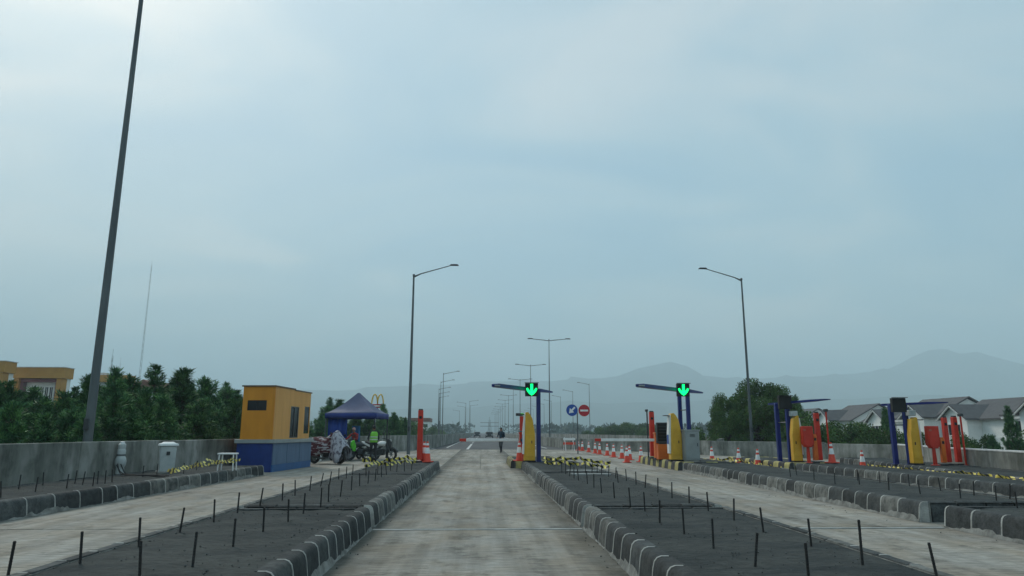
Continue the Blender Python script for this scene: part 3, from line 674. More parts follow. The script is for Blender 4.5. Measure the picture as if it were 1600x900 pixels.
def portal_building(label, px0, px1, pytop, d, depth, win=True):
    p0 = PD(px0,pytop,d); p1 = PD(px1,pytop,d); w = p1.x-p0.x; h = p0.z-GZ
    t = thing('commercial_building', label, 'building', ((p0.x+p1.x)/2,d,GZ))
    wbox(t,'wall',hwhite,(0,depth/2+.4,(h-.8)/2),(w-.2,depth,h-.8))
    wbox(t,'cornice',borg,(0,depth/2-.4,h-.75),(w+.5,depth+1.6,1.7)); wbox(t,'coping',capw,(0,depth/2-.4,h+.16),(w+.7,depth+1.8,.12))
    for s in (-1,1): wbox(t,'pier',borg,(s*(w/2-.4),-.35,(h-1.65)/2),(.8,1.5,h-1.65)); wbox(t,'inner_pier',bpink,(s*(w/2-1.02),-.1,(h-2.2)/2),(.42,.95,h-2.2))
    wbox(t,'lintel',bpink,(0,-.1,h-1.95),(w-1.62,.95,.5))
    for k in range(5): window(t,(-(w-4.6)/2+(w-4.6)*k/4,.4,h-4.2),(w-4.4)/5,2.6,'y-',hwhite,1)
    return t
portal_building('orange framed commercial building with maroon portal behind the pines', 31,105,576,118,1.2)
portal_building('orange topped building mostly cut off beyond the pines', -80,14,566,112,1.2)
t = thing('commercial_building','pale low block with orange band right of the tall leaning lamp post','building',(PD(154,585,150).x,150,GZ))
hh = PD(165,583,150).z-GZ; wbox(t,'wall',lgrey,(0,6,(hh-1.6)/2),(7.4,3,hh-1.6)); wbox(t,'cornice',borg,(0,6,hh-.8),(7.9,3.6,1.5)); wbox(t,'roof_box',capw,(-2.5,6,hh+.25),(2,2,.5))
for k in range(4): window(t,(-2.7+1.8*k,4.5,hh-3),1.3,1.2,'y-',hwhite,1)
t = thing('house','small building with dull red tiled roof rising behind the pines','building',(PD(226,594,110).x,110,GZ)); hh = PD(226,593,110).z-GZ
wbox(t,'wall',hwhite,(0,4,(hh-1.5)/2),(5,8,hh-1.5)); MB().prism([(-2.9,hh-1.55),(2.9,hh-1.55),(0,hh)],-.5,8.5,'Y').build('roof',bred,t,smooth=False); window(t,(0,0,hh-2.6),1.6,1.2,'y-',hwhite,1)
p = PD(655,653,230); hh = p.z-GZ
t = thing('commercial_building','far low reddish block behind the orange post','building',(p.x,230,GZ)); wbox(t,'wall',hwhite,(0,6,(hh-1.2)/2),(6.4,12,hh-1.2)); wbox(t,'parapet',bred,(0,6,hh-.6),(6.8,12.4,1.2))
for k in range(3): wbox(t,'window_band',glass,(-2+2*k,-.03,hh-2.4),(1.5,.1,.9))

def mast(label, px, py, d, wb, gap=3.0, lat=True):
    p = PD(px,py,d); h = p.z-GZ; t = thing('radio_mast', label, 'mast', (p.x,d,GZ)); b = MB(); br = MB()
    w = lambda z: wb*(1-.7*z/h)
    cs = [(math.cos(a),math.sin(a)) for a in (.4,2.5,4.6)]
    for c_ in cs: b.tube([(c_[0]*w(0),c_[1]*w(0),0),(c_[0]*w(h),c_[1]*w(h),h)],[wb*.10,wb*.06],5)
    z = 0
    while z+gap < h:
        for i in range(3):
            a, c2 = cs[i], cs[(i+1)%3]; br.tube([(a[0]*w(z),a[1]*w(z),z),(c2[0]*w(z+gap),c2[1]*w(z+gap),z+gap)],wb*.05,4)
        z += gap
    b.build('mast_leg', galv, t); br.build('lattice', galv, t); MB().tube([(0,0,h-.2),(0,0,h+2.5)],wb*.06,5).build('antenna_rod', galv, t); return t
mast('tall thin radio mast rising far behind the pines', 237,414,330,.55,3)
mast('short lattice mast behind the pines right of the leaning lamp post', 176,556,260,.75,2.2)
mast('faint short mast beside the lattice mast behind the pines', 188,568,300,.35,2.5)
p = PD(765,655,620); t = mast('far power pylon standing on the horizon above the road', 765,656,620,2.2,4)
for z_ in (3,6): MB().box((0,0,p.z-GZ-z_),(16,.5,.5)).build('cross_arm', galv, t, smooth=False)

# fast-food arches sign on a pole
p = PD(590,627,95); t = thing('arches_sign','yellow double arch restaurant sign with red base above the tent','sign',(p.x,95,GZ)); zc_ = p.z-GZ
MB().tube([(0,0,0),(0,0,zc_-.7)],.14,8).build('pole', galv, t)
for s in (-1,1):
    b = MB(); b.tube([(s*.38+.38*math.cos(a)*1.0, 0, zc_-.35+1.25*math.sin(a)) for a in np.linspace(0,math.pi,15)],.09,6); b.build('arch', archm, t)
MB().box((0,0,zc_-.62),(1.75,.3,.5)).build('name_board', red_sign, t, bevel=.03)
MB().box((0,-.165,zc_-.62),(1.2,.02,.16)).build('lettering_band', white, t, smooth=False)

# ------------------------------------------------------------------ lamp posts
def lamp_post(label, x, y, h, arms, group=None, zb=GZ, arml=2.3, rise=.55, r0=.10, name='lamp_post'):
    t = thing(name, label, 'lamp post', (x,y,zb), 0, group); H = h-zb
    MB().tube([(0,0,0),(0,0,H*.5),(0,0,H)],[r0,r0*.75,r0*.45],10).build('pole', galv, t)
    for s in arms:
        MB().tube([(s*.02,0,H-.06),(s*.5,0,H-.03+rise*.25),(s*arml,0,H+rise)],[r0*.55,.04,.03],8).build('arm', galv, t)
        MB().box((s*(arml+.22),0,H+rise+.04),(.62,.26,.09),0,.7).build('lamp_head', dgrey, t, bevel=.02)
    MB().tube([(0,0,H-.04),(0,0,H+.10)],r0*.62,10).build('pole_cap', galv, t)
    if zb < -1: MB().box((.0,-r0-.03,1.6-zb),(.12,.07,.3)).build('junction_box', dgrey, t, bevel=.01)
    return t
p = PD(137,688,19.6); lamp_post('tall grey lamp post rising close behind the left wall', p.x, 19.6, 14.5, (1,), r0=.135)
p = PD(641,690,46.5); q = PD(651,431,46.5); lamp_post('grey lamp post behind the left wall beyond the blue tent', p.x-.1, 46.5, q.z, (1,), arml=2.5, rise=.75, r0=.13)
p = PD(1175,690,47.5); q = PD(1161,437,47.5); lamp_post('grey lamp post in front of the large bushy tree', p.x, 47.5, q.z, (-1,), arml=2.5, rise=.75, r0=.12)
g = 'double-armed lamps on the far median'
for k in range(12): lamp_post('slender double-armed lamp post on the far median barrier', 6.95, 73+28.5*k, 10.9, (-1,1), g, zb=.6, arml=1.75, rise=.12, r0=.07)
g = 'lamps along the far right parapet'
for k in range(9): lamp_post('slender single-armed lamp post beyond the opposite carriageway', 22.2, 146+27*k, 11.2, (-1,), g, zb=-1, arml=2.0, rise=.35, r0=.08)
g = 'lamps along the far left parapet'
for px,py,d in ((693,584,118),(689,597,139),(686,608,160),(686.5,615,182),(687,621,205)):
    p = PD(px,py,d); lamp_post('slender single-armed lamp post left of the far carriageway', p.x, d, p.z, (1,), g, arml=2.2, rise=.4, r0=.09)
for px,py,d,s in ((728,630,222,-1),(727,636,255,-1),(734,627,230,1),(735,634,265,1),(718,642,300,-1)):
    p = PD(px,py,d); lamp_post('slender single-armed lamp post left of the far carriageway', p.x, d, p.z, (s,), g, arml=2.4, rise=.3, r0=.09)

# ------------------------------------------------------------------ toll booth
pn = PZ(423,737,0.02); booth = thing('toll_booth','orange toll booth on a blue base at the end of the left island','booth',(pn.x,pn.y,0), -.085)
booth.scale = (1.05,1.03,1.075); BW, BL = 1.22, 4.1       # local: near right corner at origin, width to -x, length +y
def bb(name, mat, x0,x1,y0,y1,z0,z1, parent=booth, bevel=0): return MB().box(((x0+x1)/2,(y0+y1)/2,(z0+z1)/2),(x1-x0,y1-y0,z1-z0)).build(name, mat, parent, smooth=False, bevel=bevel)
# base: painted blue front, paler blue-grey side
bb('base_core', dgrey, -BW+.02,-.02,.02,BL-.02,0,.98)
bb('base_front', blu, -BW,0,-.025,.018,.0,.93); bb('base_back', blu, -BW,0,BL-.018,BL+.025,.0,.93); bb('base_left', blu, -BW-.025,-BW+.018,.0,BL,.0,.93)
for k in range(3): bb('base_side_panel', blus, -.018,.025, .02+k*BL/3+.004,(k+1)*BL/3-.004,.24,.93)
bb('base_side_skirt', pm('skirt_blue',(.03,.11,.28),(.025,.09,.22),scale=2,rough=.5), -.018,.036,.0,BL,.0,.235)
bb('ledge', lgrey, -BW-.09,.09,-.09,BL+.06,.935,1.06, bevel=.012)
# upper cabin of orange panels
zt = 2.82; x1 = -.07; x0 = -BW+.05; y0 = .06; y1 = BL-.12
MB().box(((x0+x1)/2,(y0+y1)/2,(1.06+zt)/2),(x1-x0-.08,y1-y0-.08,zt-1.06)).build('cabin_core', dgrey, booth, smooth=False)
def frame_panel(name, mat, fx, u0,u1, holes, z0=1.062, z1=zt, thick=.045, pos=0.0):
    """panel in local (u,z) with rectangular holes; fx 'f' front (u=x) or 's' side (u=y)"""
    us = sorted({u0,u1,*[h[0] for h in holes],*[h[1] for h in holes]}); zs = sorted({z0,z1,*[h[2] for h in holes],*[h[3] for h in holes]})
    b = MB()
    for ua,ub in zip(us,us[1:]):
        for za,zb_ in zip(zs,zs[1:]):
            um, zm = (ua+ub)/2,(za+zb_)/2
            if any(h[0]<um<h[1] and h[2]<zm<h[3] for h in holes): continue
            if fx == 'f': b.box((um,pos,zm),(ub-ua,thick,zb_-za))
            else: b.box((pos,um,zm),(thick,ub-ua,zb_-za))
    return b.build(name, mat, booth, smooth=False)
frame_panel('front_panel', org, 'f', x0,x1-.05, [(x0+.17,x1-.25,2.02,2.36)], pos=y0)
frame_panel('back_panel', org, 'f', x0,x1, [], pos=y1)
frame_panel('left_panel', org, 's', y0+.03,y1-.03, [], pos=x0)
for a,b_,hs in ((y0+.03,1.02,[]),(1.03,1.62,[]),(1.63,2.68,[(1.72,2.62,1.10,2.22)]),(2.69,3.2,[]),(3.21,y1-.03,[(3.27,y1-.1,1.25,2.26)])):
    frame_panel('side_panel', orgs, 's', a, b_, hs, pos=x1)
w_ = bb('front_window', glass, x0+.14,x1-.22,y0+.0,y0+.012,2.0,2.38)
bb('mullion', black, (x0+x1)/2-.05,(x0+x1)/2-.02,y0-.012,y0+.006,2.02,2.36, parent=w_)
w_ = bb('service_window', glass, x1-.004,x1+.004,1.72,2.62,1.10,2.22); b = MB()
for u in (1.735,2.16,2.60): b.box((x1+.012,u,1.66),(.03,.035,1.1))
b.box((x1+.012,2.17,2.205),(.03,.86,.03)).box((x1+.012,2.17,1.115),(.03,.86,.03)); b.build('window_frame', gframe, w_, smooth=False)
w_ = bb('rear_window', glass, x1-.004,x1+.004,3.27,y1-.1,1.25,2.26); MB().box((x1+.012,3.29,1.755),(.03,.035,1.0)).build('window_frame', gframe, w_, smooth=False)
bb('corner_post', org, x1-.06,x1+.026,y0-.025,y0+.045,1.062,zt, bevel=.006)
rf = bb('roof', pm('booth_roof',(.16,.12,.07),(.1,.08,.05),scale=2,rough=.6), x0-.05,x1+.06,y0-.07,2.05,zt,zt+.045); bb('roof_rear', MATS['booth_roof'], x0-.05,x1+.04,2.06,y1+.06,zt-.035,zt+.01)
p = PD(361,722,21.8)
stl = thing('plastic_table','small white plastic table beside the booth on the left island','table',(p.x,21.5,KH-.02))
MB().box((0,0,.48),(.5,.36,.04)).build('table_top', white, stl, bevel=.01)
for sx in (-1,1):
    for sy in (-1,1): MB().tube([(sx*.2,sy*.13,.46),(sx*.22,sy*.15,0)],[.022,.016],6).build('leg', white, stl)

# left island boxes
p = PZ(259,738,KH-.02); t = thing('equipment_box','grey white plastic equipment box with overhanging lid on the left island','box',(p.x,p.y,KH-.02),.5)
bx_ = MB().box((0,0,.36),(.38,.34,.72),0,1.08).build('body', offw, t, bevel=.02)
MB().box((0,0,.755),(.50,.46,.07),0,.92).build('lid', white, t, bevel=.015); MB().box((0,0,.805),(.40,.36,.05),0,.6).build('lid_top', white, t, bevel=.01)
MB().box((.0,-.189,.52),(.09,.012,.10)).build('label_plate', dgrey, bx_, smooth=False); MB().box((0,0,.02),(.5,.44,.05)).build('foot', mortar, t, bevel=.01)
MB().box((.20,-.02,.4),(.02,.03,.5)).build('hinge', offw, t, bevel=.004)
p = PZ(186,741,KH-.02); t = thing('wrapped_post','pale pipe post wrapped in plastic on the left island beside cables','post',(p.x,p.y,KH-.02))
MB().lathe([(.10,0),(.10,.18),(.135,.24),(.145,.34),(.125,.42),(.095,.47),(.10,.5),(.105,.62),(.085,.66),(.095,.7),(.095,.78),(.06,.8)],14).build('wrapping', offw, t)
MB().lathe([(.055,.0),(.055,.84),(.04,.85)],10).build('pipe', white, t); MB().lathe([(.108,.485),(.112,.5),(.108,.515)],14).build('tie_band', dgrey, t)
pa = PZ(190,743,KH); pb = PZ(262,745,KH)
for k in range(3):
    pts = [pa.lerp(pb,s)+Vector((.05*math.sin(s*6+k*2),.10*math.sin(s*5+k*1.3)-.05*k,.014+.012*k)) for s in np.linspace(-.1,1,16)]; pts[0].z += .25; pts[1].z += .08
    o = MB().tube([q-pa for q in pts],.014,6).build('cable', black, loc=pa); tag(o,'black cable lying between the wrapped post and the equipment box','cable','cables on the left island')

# ------------------------------------------------------------------ lane equipment
def gantry(label, posts, bl, br_, sig, lit=True, z_base=KH-.02, thin=1.0):
    """posts: world (x,y); bl/br_: beam end points; sig: signal centre"""
    t = thing('signal_gantry', label, 'gantry', (posts[0][0],posts[0][1],z_base)); o = Vector((posts[0][0],posts[0][1],z_base))
    bl = Vector(bl)-o; br_ = Vector(br_)-o; d = (br_-bl); 
    tops = []
    for (x,y) in posts:
        loc = Vector((x,y,z_base))-o; f = max(0,min(1,((loc.xy-bl.xy).dot(d.xy))/d.xy.length_squared)); zt_ = bl.z+d.z*f
        MB().box((loc.x,loc.y,(zt_)/2),(.15,.15,zt_)).build('post', gblue, t, bevel=.012); MB().box((loc.x,loc.y,.012),(.28,.28,.024)).build('base_plate', gblue, t, smooth=False); tops.append((loc,zt_))
    if len(posts) > 1:
        a,b_ = tops[0][0],tops[1][0]
        MB().tube([(a.x,a.y,tops[0][1]-.75),(b_.x,b_.y,tops[0][1]-.75)],.025,6).build('cross_bar', galv, t)
    # tapered beam
    dx = d.normalized(); sd = dx.cross(Vector((0,0,1))).normalized(); up = Vector((0,0,1)); b = MB(); vs = []
    for s,w,hh in ((0,.10,.09*thin),(.03,.13,.13*thin),(.75,.12,.13*thin),(.97,.07,.07*thin),(1,.05,.05*thin)):
        c = bl+d*s; vs += [c-sd*w-up*hh*.4, c+sd*w-up*hh*.4, c+sd*w+up*hh*.6, c-sd*w+up*hh*.6]
    b.add(vs,[(i*4+k,i*4+(k+1)%4,i*4+4+(k+1)%4,i*4+4+k) for i in range(4) for k in range(4)]+[(3,2,1,0),(16,17,18,19)]).build('beam', gblue, t, smooth=False)
    MB().box(bl+Vector((.12,-.02,.0)),(.2,.22,.05)).build('beam_end_plate', lgrey, t, smooth=False)
    s = Vector(sig)-o; h = MB().box((0,0,0),(.50,.16,.50)).build('signal_box', black, t, loc=s, bevel=.012)
    MB().box((0,.10,.0),(.1,.06,.1)).build('bracket', gblue, h, smooth=False)
    MB().box((0,-.13,.262),(.54,.12,.018)).build('sun_hood', black, h, smooth=False)
    if lit:
        ar = [(-.05,.22),(.05,.22),(.05,-.06),(.11,.0),(.155,.07),(.215,.04),(.17,-.07),(.09,-.16),(0,-.225),(-.09,-.16),(-.17,-.07),(-.215,.04),(-.155,.07),(-.11,.0),(-.05,-.06)]
        MB().prism(ar, -.10,-.083,'Y').build('arrow', led, h, smooth=False, label='glowing green downward arrow')
    return t
def gpost(px,d): return (XD(px,d,720), d)
gantry('blue single-post gantry with lit green arrow above the middle lane', [gpost(842,27.6),(XD(842,27.6,720)+.06,28.6)], PD(772,602.5,25.4), PD(862,613,29.6), PD(830.5,609,27.3)+Vector((0,0,0)))
gantry('blue two-post gantry with lit green arrow beside the grey cabinet', [gpost(1066,29.6),gpost(1079,28.9)], PD(997,602.5,25.6), PD(1097,614,30.0), PD(1067,609.5,27.9))
gantry('blue two-post gantry with unlit signal beside the red box in front of trees', [gpost(1219,27.9),gpost(1236,27.3)], PD(1203,632,28.6), PD(1296,624,25.2), PD(1226,629,27.2), lit=False, thin=.6)
gantry('blue two-post gantry with unlit signal in front of the white houses', [gpost(1400,25.6),gpost(1422,25.2)], PD(1379,633,26.3), PD(1480,629,23.8), PD(1403.5,633,24.9), lit=False, thin=.6)

def toll_machine(label, px, d, w=.46, mirror=False, h=1.88, dp=.2):
    x = XD(px,d,720); t = thing('toll_machine', label, 'machine', (x,d,KH-.02)); s = -1 if mirror else 1
    prof = [(-w/2,.06),(w/2,.06),(w/2,1.05),(w*.28,1.62),(w*.08,h-.1),(-w*.12,h),(-w*.36,h-.02),(-w*.42,1.2)]
    if s < 0: prof = [(-a,z) for a,z in prof][::-1]
    MB().prism(prof, -dp,dp,'Y').build('body', yel, t, bevel=.02)
    MB().box((0,0,.03),(w+.04,dp*2+.06,.06)).build('plinth', black, t, smooth=False)
    fp = [(-w/2-.05,.3),(-w/2+.01,.3),(-w*.42+.01,1.2),(-w*.36,h-.06),(-w*.36-.05,h-.1),(-w/2-.05,1.1)]
    if s < 0: fp = [(-a,z) for a,z in fp][::-1]
    f_ = MB().prism(fp, -dp+.03,dp-.03,'Y').build('front_panel', white, t, bevel=.01)
    MB().box((-s*(w/2+.052),0,.85),(.012,dp*1.2,.36)).build('screen', blue_sign, f_, smooth=False)
    MB().box((-s*(w/2+.06),0,h-.1),(.26,dp*1.6,.03),0).build('sun_visor', dgrey, t, bevel=.008)
    MB().box((s*.02,-dp-.006,.62),(w*.7,.014,.8)).build('service_door', yel, t, smooth=False, bevel=.005)
    MB().box((s*w*.2,-dp-.02,.75),(.03,.02,.1)).build('door_handle', black, t, smooth=False)
    return t
toll_machine('yellow toll machine beside the blue post at the middle lane', 827,27.4,.42)
toll_machine('yellow toll machine with white front panel beside the grey cabinet', 1056,28.3,.46)
m3 = toll_machine('yellow toll machine between blue posts and the red box on stem', 1246,27.0,.34,True,1.78,.14)
m4 = toll_machine('yellow toll machine beside blue posts in front of the houses', 1432,25.0,.34,True,1.68,.14)
for m_,d_ in ((m3,1.74),(m4,1.72)): MB().box((-.02,0,d_+.1),(.24,.26,.2)).build('top_unit', offw, m_, bevel=.02)

def slim_post(label, px, d, h, w=.17, mat=None, cap=dgrey, py=720, name='equipment_post', group=None):
    x = XD(px,d,py); t = thing(name, label, 'post', (x,d,KH-.02),0,group)
    MB().box((0,0,.05+h/2),(w*1.08,w*1.08,h-.1),0,.9).build('column', mat or red, t, bevel=.015)
    MB().box((0,0,.03),(w*1.5,w*1.5,.06)).build('base_plate', dgrey, t, bevel=.008); MB().box((0,0,h+.02),(w*.8,w*.8,.06)).build('cap', cap, t, bevel=.01)
    MB().box((0,-w*.51,h*.42),(w*.7,.012,h*.5)).build('access_panel', mat or red, t, smooth=False); MB().box((0,-w*.5,h*.86),(w*.55,.02,.1)).build('sensor_window', black, t, smooth=False)
    return t
def mast_pole(label, px, d, h, mat, head=True):
    x = XD(px,d,720); t = thing('camera_pole', label, 'pole', (x,d,KH-.02)); MB().tube([(0,0,0),(0,0,h)],.032,8).build('pole', mat, t); MB().lathe([(.09,0),(.09,.02),(.04,.03)],10).build('flange', mat, t)
    if head: MB().box((-.03,-.05,h+.03),(.1,.2,.1)).build('camera_head', dgrey, t, bevel=.015)
    return t
slim_post('tall orange red post beside stacked cones at the end of an island', 655.5,27.0,1.92,.19)
slim_post('tall orange red post beside the dark display board', 1020.5,31.2,2.0,.20)
mast_pole('thin dark pole left of the orange red post by the display board', 1013.5,31.6,2.05,dgrey)
slim_post('tall red post standing beside the red box on stem before trees', 1281,26.8,1.86,.17)
slim_post('pale orange short post leaning against the tall red post', 1275,26.6,1.02,.15,orange,orange)
mast_pole('thin red pole with camera beside cones and the red posts', 1297,26.4,1.92,red)
slim_post('left one of two tall red posts before the white houses', 1482.5,24.9,1.66,.15); slim_post('right one of two tall red posts before the white houses', 1498,24.9,1.68,.16)
mast_pole('thin red pole with camera right of the paired red posts', 1509,24.7,1.72,red)
slim_post('short pale orange post beside the paired red posts', 1475,24.6,.92,.14,orange,orange)
def box_on_stem(label, px, d):
    x = XD(px,d,720); t = thing('terminal_box', label, 'terminal', (x,d,KH-.02)); w=.42
    MB().tube([(0,0,0),(0,0,.62)],[.07,.055],10).build('stem', red, t); MB().lathe([(.15,0),(.15,.02),(.08,.04)],12).build('flange', red, t)
    pr = [(-w/2,.72),(-w/2+.1,.58),(w/2-.1,.58),(w/2,.72),(w/2-.01,1.36),(-w/2+.01,1.36)]
    c_ = MB().prism(pr,-.11,.11,'Y').build('casing', red, t, bevel=.02); MB().prism([(a*.86,.98+(z-.98)*.86) for a,z in pr],-.122,-.108,'Y').build('door', red, c_, bevel=.006)
    MB().box((-.13,-.126,1.22),(.1,.012,.07)).build('lock_plate', pm('worn_paint',(.5,.12,.08)), c_, smooth=False); return t
box_on_stem('red terminal box on a stem beside the tall red post before trees', 1264,26.6); box_on_stem('red terminal box on a stem in front of the gabled white house', 1461,24.7)
def barrier_gate(label, px, d, tipx, mat, h=1.05):
    x = XD(px,d,720); t = thing('barrier_gate', label, 'barrier', (x,d,KH-.02)); L_ = x-XD(tipx,d,682)
    MB().box((0,0,h/2+.03),(.30,.34,h),0,.94).build('cabinet', mat, t, bevel=.02); MB().box((0,0,.03),(.36,.4,.06)).build('plinth', dgrey, t, bevel=.006)
    MB().box((0,0,h+.06),(.33,.37,.07)).build('lid', mat, t, bevel=.02)
    a = MB().box((-L_/2-.1,-.24,h-.22),(L_-.2,.07,.115)).build('arm', white, t, bevel=.02); MB().box((.06,-.24,h-.22),(.34,.075,.12)).build('arm_clamp', dgrey, t, bevel=.01)
    MB().box((-L_+.05,-.24,h-.22),(.28,.074,.118)).build('red_tip', red, a, bevel=.02)
    MB().box((0,-.178,.6),(.2,.012,.6)).build('door', mat, t, smooth=False); return t
barrier_gate('barrier gate with white arm lowered across the middle lane', 817,29.3,722,red,1.02)
barrier_gate('barrier gate with white arm lowered beside the display board', 1029,30.4,931,orange,1.02)
x = XD(815,30.6,720); t = thing('signal_post','red and black signal post with small lamp behind the middle barrier','post',(x,30.6,KH-.02))
MB().tube([(0,0,0),(0,0,1.1)],.05,8).build('stem', black, t); MB().box((0,0,1.48),(.16,.16,.62)).build('upper_casing', red, t, bevel=.015); MB().box((0,0,.9),(.17,.17,.5)).build('lower_casing', black, t, bevel=.015); MB().box((-.1,-.02,1.86),(.3,.16,.12)).build('lamp', dgrey, t, bevel=.02); MB().box((.02,-.06,1.87),(.14,.1,.1)).build('lens', limegreen, t, bevel=.02)
x = XD(1036.5,30.0,720); t = thing('display_board','dark grey fare display board on an orange cabinet base','board',(x,30.0,KH-.02))
MB().box((0,0,.32),(.50,.36,.62),0,.95).build('cabinet_base', orange, t, bevel=.015); d_ = MB().box((0,0,1.10),(.50,.20,.86)).build('display', dgrey, t, bevel=.02); MB().box((0,-.104,1.12),(.42,.012,.72)).build('screen', glass, d_, smooth=False)
MB().box((0,0,.65),(.30,.16,.06)).build('neck', dgrey, t, smooth=False)
for k in range(5): MB().box((0,-.113,.85+.13*k),(.36,.006,.012)).build('screen_line', dgrey, d_, smooth=False)
x = XD(1080.5,27.9,720); t = thing('control_cabinet','plain light grey control cabinet beside the yellow toll machine','cabinet',(x,27.9,KH-.02))
MB().box((0,0,.62),(.56,.5,1.12)).build('body', lgrey, t, bevel=.015); MB().box((0,0,.03),(.5,.44,.06)).build('plinth', mortar, t, smooth=False); MB().box((0,0,1.2),(.62,.56,.05)).build('roof', lgrey, t, bevel=.01); MB().box((0,-.258,.62),(.48,.018,1.0)).build('door', lgrey, t, bevel=.006); MB().box((.19,-.275,.65),(.025,.02,.12)).build('door_handle', dgrey, t, smooth=False)
for k in range(5): MB().box((0,-.27,.95+.025*k),(.2,.012,.01)).build('vent_slat', dgrey, t, smooth=False)

# ------------------------------------------------------------------ cones
def make_cone():
    t = thing('traffic_cone','', 'cone'); MB().box((0,0,.018),(.37,.37,.036)).build('base', conem, t, bevel=.012)
    MB().lathe([(.135,.036),(.125,.06),(.034,.70),(.026,.715)],18).build('body', conem, t)
    MB().lathe([(.092,.30),(.0935,.302),(.0655,.50),(.064,.502)],18).build('white_sleeve', white, t); MB().lathe([(.053,.58),(.0545,.582),(.043,.655),(.042,.656)],18).build('upper_band', white, t); return t
c0 = make_cone(); first = True
def cone(x,y,z,label,group=None,rz=0,sc=1.05):
    global first
    if first: first = False; o = c0; o.location = (x,y,z); o.rotation_euler = (0,0,rz); o['label'] = label; o.scale = (sc,)*3
    else:
        o = dup(c0,(x,y,z),rz,label,None,sc)
        if 'group' in o: del o['group']
    if group: o['group'] = group
for px,py in ((904,704),(910,704.5),(920,706.5),(930,708.5),(937,710),(949,712),(959,714.5),(972,716.5),(984,719),(1002,722)):
    p = PZ(px,py); cone(p.x,p.y,0.004,'orange cone with white sleeve in the diagonal row before the streaked wall','diagonal row of cones',random.uniform(0,1.5))
cone(XD(1020,29.0,717),34.2,0.004,'orange cone half hidden behind the tall post by the display board')
for (px,d,dz,lab) in ((662.5,27.2,KH,'orange cone touching the tall post beside its twin cone'),(667.5,26.9,KH,'outer orange cone of the pair beside the tall post'),(811.5,28.0,KH,'orange cone beside the middle barrier gate and yellow machine')):
    cone(XD(px,d,720),d,dz,lab,None,.3)
for px,py,lab in ((1113,723,'orange cone farthest along behind the hazard tape by the wall'),(1155,727,'orange cone at the middle of the tape behind the control cabinet'),(1185,731,'orange cone at the tape nearest the blue gantry before trees')):
    p = PZ(px,py,.0); cone(p.x,p.y,.004,lab,None,.2)
cone(XD(1303,26.2,729),26.3,KH,'orange cone beside the thin red camera pole'); p = PZ(1349,735,0); cone(p.x,p.y,.004,'lone orange cone standing in the lane between two blue gantries')

# ------------------------------------------------------------------ steel rods
rb = MB(); prof = []
for k in range(13): z = -.05+.028*k; prof += [(.0125,z),(.0125,z+.018),(.0142,z+.021),(.0142,z+.025)]
rb.lathe([(a*.88,z) for a,z in prof]+[(.0095,.325)],8); rod0 = None
def rod(px,py,lab,grp,h=.27,cat='rod'):
    global rod0
    p = PZ(px,py,KH-.015)
    if rod0 is None: rod0 = rb.build('steel_rod', rodm); o = rod0
    else: o = rod0.copy(); C.objects.link(o)
    o.location = p; o.rotation_euler = (random.gauss(0,.05),random.gauss(0,.05),random.uniform(0,6)); k = h/.325*1.05; o.scale = (1.0,1.0,k); tag(o,lab,cat,grp)
RB = [(12,902),(125,883),(218,902),(217,853),(301,884),(281,832),(334,815),(364,856),(371,801),(411,832),(406,791),(450,815),(474,802),(441,782),(461,775),(484,767),(501,791),(513,784),(501,760),(515,757),(532,775),(529,750),(549,766),(541,747),(551,743),(562,760),(575,755),(586,751),(596,746),(604,742),(620,738),(632,736),(643,735),(572,744),(590,740),(610,736)]
RC = [(985,790),(1008,800),(1031,816),(1069,833),(1115,855),(1180,884),(1107,799),(1077,788),(1050,779),(1028,770),(1008,763),(994,757),(979,752),(960,779),(940,770),(928,762),(918,756),(897,748),(1147,813),(1193,832),(1268,855),(1465,906),(1264,906),(962,748),(951,745),(940,742),(890,744),(884,741),(878,738),(904,751),(915,741),(925,739),(933,740),(966,755)]
RD = [(1272,750),(1305,757),(1340,751),(1343,757),(1375,754),(1389,766),(1421,760),(1438,772),(1470,767),(1501,779),(1522,774),(1557,783),(1578,779),(1235,745),(1245,742),(1590,795)]
RA = [(1,777),(29,764),(55,769),(67,759),(104,763),(117,755),(129,757),(145,759),(152,756),(164,755),(175,753),(223,745),(287,740),(307,735),(245,741)]
for q in RB: rod(*q,'thin black steel rod standing in the island left of the middle lane','rods in the island left of the middle lane',.26)
for q in RC: rod(*q,'thin black steel rod standing in the island right of the middle lane','rods in the island right of the middle lane',.26)
rod(1348,884,'tallest black steel rod in the island right of the middle lane',None,.36)
for q in RD: rod(*q,'thin black steel rod in the island before the red terminal boxes','rods in the island before the terminal boxes',.24)
for q in RA: rod(*q,'thin black steel rod in the island along the left wall','rods in the island along the left wall',.26)

# ------------------------------------------------------------------ hazard tape
def tape(label, pts, n=9, w=.095, sag=.05, grp=None):
    pts = [Vector(p) for p in pts]; path = []; tl = []
    for a,b_ in zip(pts,pts[1:]):
        ph = random.uniform(0,6)
        for i in range(n):
            s = i/n; q = a.lerp(b_,s); q.z -= sag*4*s*(1-s); q += Vector((0,0,.012*math.sin(s*14+ph))); path.append(q); tl.append(.7*math.sin(s*5+ph))
    path.append(pts[-1]); tl.append(0); o_ = path[0].copy()
    o = MB().ribbon([q-o_ for q in path], w, tl).build('hazard_tape', tape_m, loc=o_, smooth=True); return tag(o,label,'tape',grp)
def tp(l, d0, d1): return [PD(px,py,d0+(d1-d0)*i/(len(l)-1)) for i,(px,py) in enumerate(l)]
tape('yellow black hazard tape strung between rods before the tall orange post', tp([(566,719),(577,716),(590,722),(603,718),(622,716),(636,713),(652,717)],22.5,25.2))
tape('lower loop of hazard tape sagging from rods before the tall orange post', tp([(570,727),(584,722),(600,724),(618,722),(634,719),(651,721)],21.8,25))
